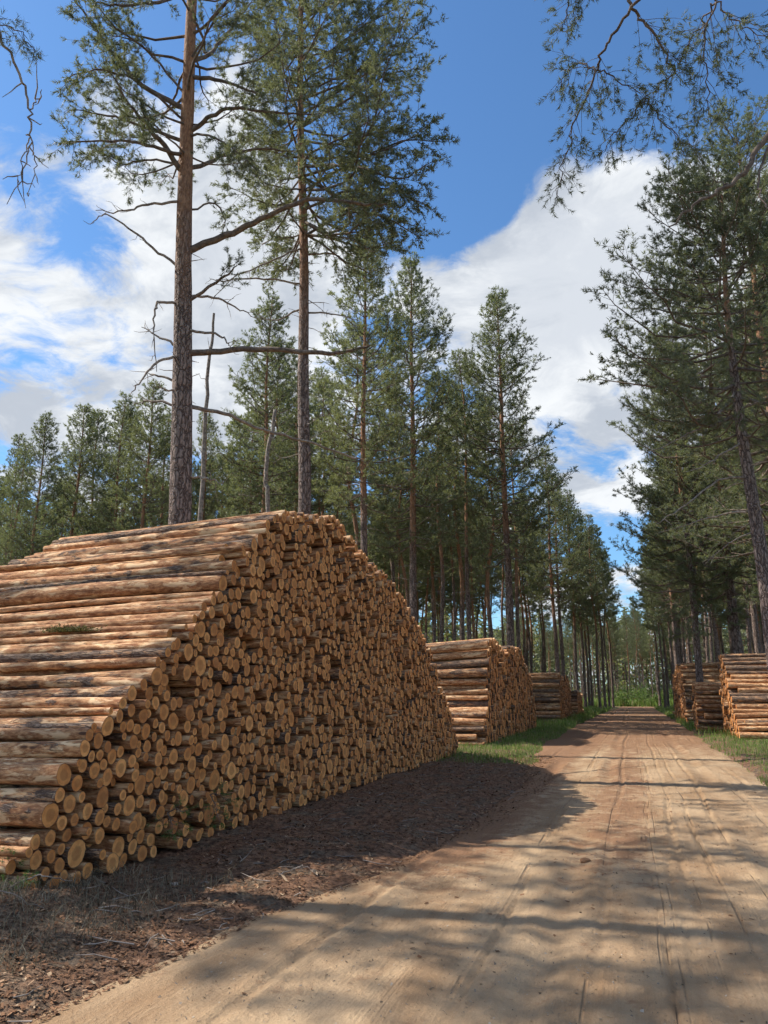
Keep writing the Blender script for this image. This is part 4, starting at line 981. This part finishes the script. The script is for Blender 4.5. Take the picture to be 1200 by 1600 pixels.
flakes('road_crumbs', 4200, on_road, (0.010, 0.045), 2, M_CHIP, 'loose bark crumbs strewn over the sandy road', 'bark chips', 0.2)

def blades(name, n, sampler, h, w, seed, mat, label, cat, lean=0.45):
    r = np.random.default_rng(seed); P = sampler(r, n); n = len(P)
    a = r.random(n) * 6.28; hh = h[0] + (h[1] - h[0]) * r.random(n) ** 1.6; ww = w * r.uniform(0.6, 1.4, n)
    s = np.stack([np.cos(a), np.sin(a), np.zeros(n)], -1) * ww[:, None] / 2
    la = r.random(n) * 6.28; ll = hh * lean * r.random(n); t = np.stack([np.cos(la) * ll, np.sin(la) * ll, hh], -1); mid = t * np.array([0.35, 0.35, 0.6])
    V = np.stack([P - s, P + s, P + mid + s * 0.7, P + mid - s * 0.7, P + t], 1).reshape(-1, 3)
    b = np.arange(n)[:, None] * 5
    o = link(name, mesh_np(name, V, [(b + np.array([[0, 1, 2, 3]]), 0), (b + np.array([[3, 2, 4]]), 0)], [mat], False, {'rnd': ('FLOAT', np.repeat(r.random(n), 5))}))
    tag(o, label, cat, None, 'stuff'); return o
def gpatch(x0, x1, y0, y1, thr, seed, sc=0.9):
    def f(r, n):
        x = r.uniform(x0, x1, n * 3); y = y0 + (y1 - y0) * r.random(n * 3)
        v = fbm(x * sc, y * sc, seed); k = v > thr + 0.05 * r.normal(0, 1, n * 3)
        k &= (x < road_l(y) - 0.0) | (x > road_r(y) + 0.0)
        x, y = x[k][:n], y[k][:n]; return np.stack([x, y, ground_z(x, y) - 0.01], -1)
    return f
blades('roadside_grass', 15000, gpatch(-5.6, -2.2, 19.0, 42, 0.36, 3), (0.04, 0.18), 0.014, 4, M_GRASS, 'bright green grass in the gap between the big and the second stack', 'grass')
blades('roadside_grass', 9000, gpatch(1.9, 6.5, 12.5, 33, 0.40, 5), (0.05, 0.24), 0.014, 5, M_GRASS, 'green grass tufts on the right verge before the nearest right stack', 'grass')
blades('roadside_grass', 9000, gpatch(-5.5, -2.4, 41, 100, 0.36, 6, 0.5), (0.1, 0.4), 0.035, 6, M_GRASS, 'grass strip along the far left road edge', 'grass')
blades('roadside_grass', 9000, gpatch(2.1, 5.0, 33, 100, 0.38, 7, 0.5), (0.1, 0.4), 0.035, 7, M_GRASS, 'grass strip along the far right road edge', 'grass')
def meadow(r, n): 
    x = r.uniform(-16, 16, n); y = r.uniform(111, 135, n); return np.stack([x, y, ground_z(x, y)], -1)
blades('meadow_grass', 11000, meadow, (0.4, 1.3), 0.14, 8, M_GRASS, 'sunlit green clearing closing the far end of the road', 'grass')
def low_left(r, n):
    y = 3.2 + 3.4 * r.random(n); x = -5.6 + 2.2 * r.random(n) ** 1.3; k = (x < road_l(y) - 0.45) & (fbm(x * 2.2, y * 2.2, 9) > 0.40); x, y = x[k], y[k]
    return np.stack([x, y, ground_z(x, y)], -1)
blades('dry_grass', 6000, low_left, (0.03, 0.16), 0.005, 9, M_STRAW, 'matted grey dry grass and twigs at the lower left corner', 'dry grass', 1.6)

def bush(x, y, h, w, n, seed, label):
    r = np.random.default_rng(seed); T = Soup(); Ls = []
    for _ in range(9):
        d = np.array([r.normal(0, 0.4), r.normal(0, 0.4), 1.0]); tt = np.linspace(0, 1, 5)[:, None]
        p = d * h * r.uniform(0.6, 1) * tt + r.normal(0, 0.08, (5, 3)) * tt; p[:, :2] *= w; V, F = tube(p, np.linspace(0.02, 0.005, 5), 4); T.add(V, F); Ls.append(p)
    pts = np.concatenate([l[2:] for l in Ls]); c = pts[r.integers(0, len(pts), n)] + r.normal(0, 0.22 * w, (n, 3))
    a = r.normal(0, 1, (n, 3)); a /= np.linalg.norm(a, axis=1)[:, None]; b = np.cross(a, r.normal(0, 1, (n, 3))); b /= np.linalg.norm(b, axis=1)[:, None]
    s = r.uniform(0.05, 0.11, n)[:, None]
    V = np.stack([c - a * s, c + b * s * 0.6, c + a * s, c - b * s * 0.6], 1).reshape(-1, 3)
    e = bpy.data.objects.new('bush', None); COL.objects.link(e); e.location = (x, y, float(ground_z(np.array([x]), np.array([y]))[0]))
    SV, SF = T.get(); link('stems', mesh_np('stems', SV, [(SF, 0)], [M_LIMB]), e)
    link('foliage', mesh_np('foliage', V, [(np.arange(n * 4).reshape(-1, 4), 0)], [M_LEAF], False, {'rnd': ('FLOAT', np.repeat(r.random(n), 4))}), e)
    tag(e, label, 'bush', 'young bushes in the clearing')
for k, (x, y, h, w) in enumerate([(-1.2, 112, 2.2, 1.2), (1.6, 114, 2.6, 1.4), (3.3, 111, 1.8, 1.0), (-3.2, 115, 2.0, 1.2), (0.4, 119, 3.4, 1.5), (5.2, 117, 2.5, 1.3)]):
    bush(x, y, h, w, 900, 40 + k, 'light green young bush in the clearing at the road end, %s from the left' % ['second', 'fourth', 'fifth', 'first', 'third', 'sixth'][k])

# moss on a log of the near slope
def tuft(name, c, ext, n, size, mat, label, cat, seed):
    r = np.random.default_rng(seed); p = r.normal(0, 1, (n, 3)) * np.array(ext); p[:, 2] = np.abs(p[:, 2])
    d = p / (np.array(ext) + 1e-6) * 0.4 + r.normal(0, 1, (n, 3)); d[:, 2] = np.abs(d[:, 2]); d /= np.linalg.norm(d, axis=1)[:, None]
    s = np.cross(d, r.normal(0, 1, (n, 3))); s /= np.linalg.norm(s, axis=1)[:, None]
    l = size * r.uniform(0.5, 1.3, n)[:, None]
    V = np.stack([p - s * l * 0.2, p + s * l * 0.2, p + d * l], 1).reshape(-1, 3)
    o = link(name, mesh_np(name, V, [(np.arange(3 * n).reshape(-1, 3), 0)], [mat], False, {'rnd': ('FLOAT', np.repeat(r.random(n), 3))}), None, c)
    tag(o, label, cat); return o

# ------------------------------------------------------------------ the wood beyond, too far to tell its trees apart
def far_forest():
    r = np.random.default_rng(77); W = Soup(); NV = []; 
    spots = [(r.uniform(-150, 60), r.uniform(168, 215)) for _ in range(170)] + [(r.uniform(-40, 40), r.uniform(168, 230)) for _ in range(110)] + [(x, r.uniform(106, 150)) for x in r.uniform(-80, -24, 90)] + [(x, 0.82 * -x + r.uniform(12, 45)) for x in r.uniform(-120, -62, 60)]
    for x, y in spots:
        h = r.uniform(15, 20); V, F = tube(np.array([[x, y, -0.3], [x + r.normal(0, .2), y, h * 0.5], [x + r.normal(0, .3), y, h]]), np.array([0.2, 0.15, 0.03]), 5); W.add(V, F)
        n = 300; t = np.where(r.random(n) < 0.25, -0.26 * r.random(n), r.random(n) ** 0.8); rad = np.where(t < 0, 3.2, np.maximum(1 - t, 0) ** 0.6 * 3.0 + 0.2); a = r.random(n) * 6.28; q = rad * np.sqrt(r.random(n))
        c = np.stack([x + q * np.cos(a), y + q * np.sin(a), h * (0.22 + 0.78 * t)], -1)
        d = r.normal(0, 1, (n, 3)); d[:, 2] *= 0.5; d /= np.linalg.norm(d, axis=1)[:, None]; e = np.cross(d, r.normal(0, 1, (n, 3))); e /= np.linalg.norm(e, axis=1)[:, None]
        NV.append(np.stack([c - e * 0.24, c + e * 0.24, c + d * r.uniform(0.6, 1.2, n)[:, None]], 1).reshape(-1, 3))
    V, F = W.get(); N = np.concatenate(NV); m = len(N) // 3
    VV = np.vstack([V, N])
    rn = np.concatenate([np.zeros(len(V)), np.repeat(r.random(m), 3)])
    tag(link('far_forest', mesh_np('far_forest', VV, [(F, 1), (np.arange(m * 3).reshape(-1, 3) + len(V), 0)], [M_NEEDLE, M_BARK], (True, False), {'rnd': ('FLOAT', rn)})), 'distant wood merging into one green mass beyond the clearing', 'forest', None, 'stuff')
far_forest()

# moss clump and green sprigs on the big stack
B = STACKS[0]
def on_slope(y0, dx):
    k = [i for i in range(len(B['y'])) if CHOSEN.get((0, i))]; i = min(k, key=lambda j: abs(B['y'][j] - y0)); return (B['xf'][i] + dx, B['y'][i] - 0.3 * B['r'][i], B['z'][i] + 0.9 * B['r'][i])
tuft('moss_clump', on_slope(7.55, -1.35), (0.16, 0.05, 0.025), 900, 0.035, M_MOSS, 'yellow-green moss clump lying on a thick log of the near slope', 'moss', 5)

def sprig(base, dirs, label, seed):
    e = bpy.data.objects.new('pine_sprig', None); COL.objects.link(e); e.location = base
    T = Tree(seed)
    for d in dirs:
        d = np.array(d, float); tt = np.linspace(0, 1, 8)[:, None]
        p = d * tt + np.array([0, 0, -0.12]) * tt ** 2 + T.rng.normal(0, 0.008, (8, 3)) * tt
        T.limb(p, 0.007, 0.002, 5); T.foliage(p, 0.1, 0.035, 0.16, 1.3, 0.05, 0.05, 0.003, 0.07, 0.6)
    V, F = T.wood.get(); link('stem', mesh_np('stem', V, [(F, 0)], [M_LIMB]), e)
    V, F, r = T.needles(18, 0.04, 0.004); link('needles', mesh_np('needles', V, [(F, 0)], [M_SPRIG], False, {'rnd': ('FLOAT', r)}), e)
    tag(e, label, 'branch')
M_SPRIG = mat_needles('green_sprig', (0.06, 0.12, 0.03), (0.14, 0.22, 0.06), 0.3)
sprig((-5.05, 5.55, 0.1), [(0.42, -0.25, 0.22), (0.25, -0.1, 0.35), (0.05, -0.35, 0.2), (-0.3, -0.25, 0.25)], 'green pine sprig lying at the foot of the near end of the big stack', 3)
sprig((-4.62, 7.3, 0.42), [(0.18, -0.15, -0.05), (0.15, 0.1, 0.12)], 'small green sprig stuck between log ends low in the big stack', 4)
sprig((-4.62, 8.15, 0.5), [(0.2, -0.1, -0.15), (0.12, 0.15, 0.05)], 'small olive sprig caught in the lower face of the big stack', 5)

# stones and twigs on the verge
def stone(x, y, s, seed, label, mat=None):
    import bmesh
    r = np.random.default_rng(seed); bm = bmesh.new(); bmesh.ops.create_icosphere(bm, subdivisions=2, radius=s)
    for v in bm.verts: v.co *= 1 + r.normal(0, 0.09); v.co.z *= 0.6
    me = bpy.data.meshes.new('stone'); bm.to_mesh(me); bm.free(); me.materials.append(mat or M_STONE)
    at = me.attributes.new('rnd', 'FLOAT', 'POINT'); at.data.foreach_set('value', np.full(len(me.vertices), r.random(), np.float32))
    z = float(surf(np.array([x]), np.array([y]))[0])
    tag(link('stone', me, None, (x, y, z + s * 0.25), (0, 0, r.random() * 6)), label, 'stone')
def twig(pts, r0, label, seed):
    r = np.random.default_rng(seed); P = catmull(pts, 16); P[:, 2] += surf(P[:, 0], P[:, 1]) + r0; P[1:-1] += r.normal(0, 0.006, (14, 3))
    V, F = tube(P, np.linspace(r0, r0 * 0.35, 16), 6); tag(link('twig', mesh_np('twig', V, [(F, 0)], [M_DEAD]), None), label, 'twig')
twig([(-4.75, 5.35, 0.02), (-4.5, 5.35, 0.10), (-4.25, 5.45, 0.06)], 0.008, 'pale thin twig sticking out beside the sprig at the foot of the stack', 1)
twig([(-3.1, 6.75, 0.0), (-2.95, 6.85, 0.05), (-2.8, 6.85, 0.02)], 0.006, 'short pale twig on the shaded verge near the road edge', 2)
twig([(-4.9, 4.9, 0.01), (-4.4, 4.75, 0.05), (-4.0, 4.85, 0.02)], 0.007, 'grey twig in the dry grass at the lower left', 3)
stone(-2.85, 6.95, 0.035, 1, 'pale chip-like stone on the verge beside the short pale twig')
stone(-0.55, 8.3, 0.05, 2, 'dark bark clod on the road beside the middle bark streak', M_CHIP)
stone(-3.9, 6.35, 0.03, 3, 'small pale stone on the dark verge below the stack face')

# loose grit on the road, too small to count
def grit(r, n):
    y = 3.0 + 15 * r.random(n) ** 1.5; x = -2.6 + 5.0 * r.random(n); return np.stack([x, y, road_z(x, y) + 0.003], -1)
flakes('road_grit', 9000, grit, (0.006, 0.022), 12, M_STONE, 'fine grit and pebbles scattered over the sandy road', 'grit', 0.5)

def verge2(r, n):
    P = verge(r, n); P[:, 2] += 0.008; return P
flakes('bark_strips', 700, verge2, (0.05, 0.20), 31, M_CHIP, 'long torn bark strips lying among the chips on the verge', 'bark strips', 0.12, (0.06, 0.16))
def sticks(name, n, seed, label):
    r = np.random.default_rng(seed); S = Soup(); P = verge(r, n)
    for p in P:
        a = r.random() * 6.28; l = r.uniform(0.06, 0.32); d = np.array([math.cos(a), math.sin(a), r.normal(0, 0.15)]) * l
        V, F = tube(np.array([p, p + d * 0.5 + r.normal(0, 0.012, 3), p + d]) + [0, 0, 0.012], np.array([0.005, 0.004, 0.002]), 4); S.add(V, F)
    V, F = S.get(); tag(link(name, mesh_np(name, V, [(F, 0)], [M_DEAD])), label, 'twigs', None, 'stuff')
sticks('twig_litter', 220, 33, 'thin broken twigs strewn over the shaded verge')
for k, (x, y, h) in enumerate([(-10.5, 43.5, 4.2), (-13.5, 47, 3.4), (-17.0, 41, 4.6), (-9.8, 58, 3.6), (-24, 44, 4.5), (-30, 42, 4.0), (6.4, 61.5, 3.2), (9.8, 43, 3.8)]):
    plant('full_b' if k % 2 else 'full_a', x, y, h, k * 1.3, 'low young pine with branches to the ground ' + ['behind the second stack near the conical pine', 'among trunks over the second stack', 'between the orange pine and the bushy pine', 'behind the low dark third stack', 'below the bushy pine between the near trunks', 'right of the distant tree row', 'behind the far tall stack on the right', 'behind the nearest right stack'][k], 'young pines in the understorey')
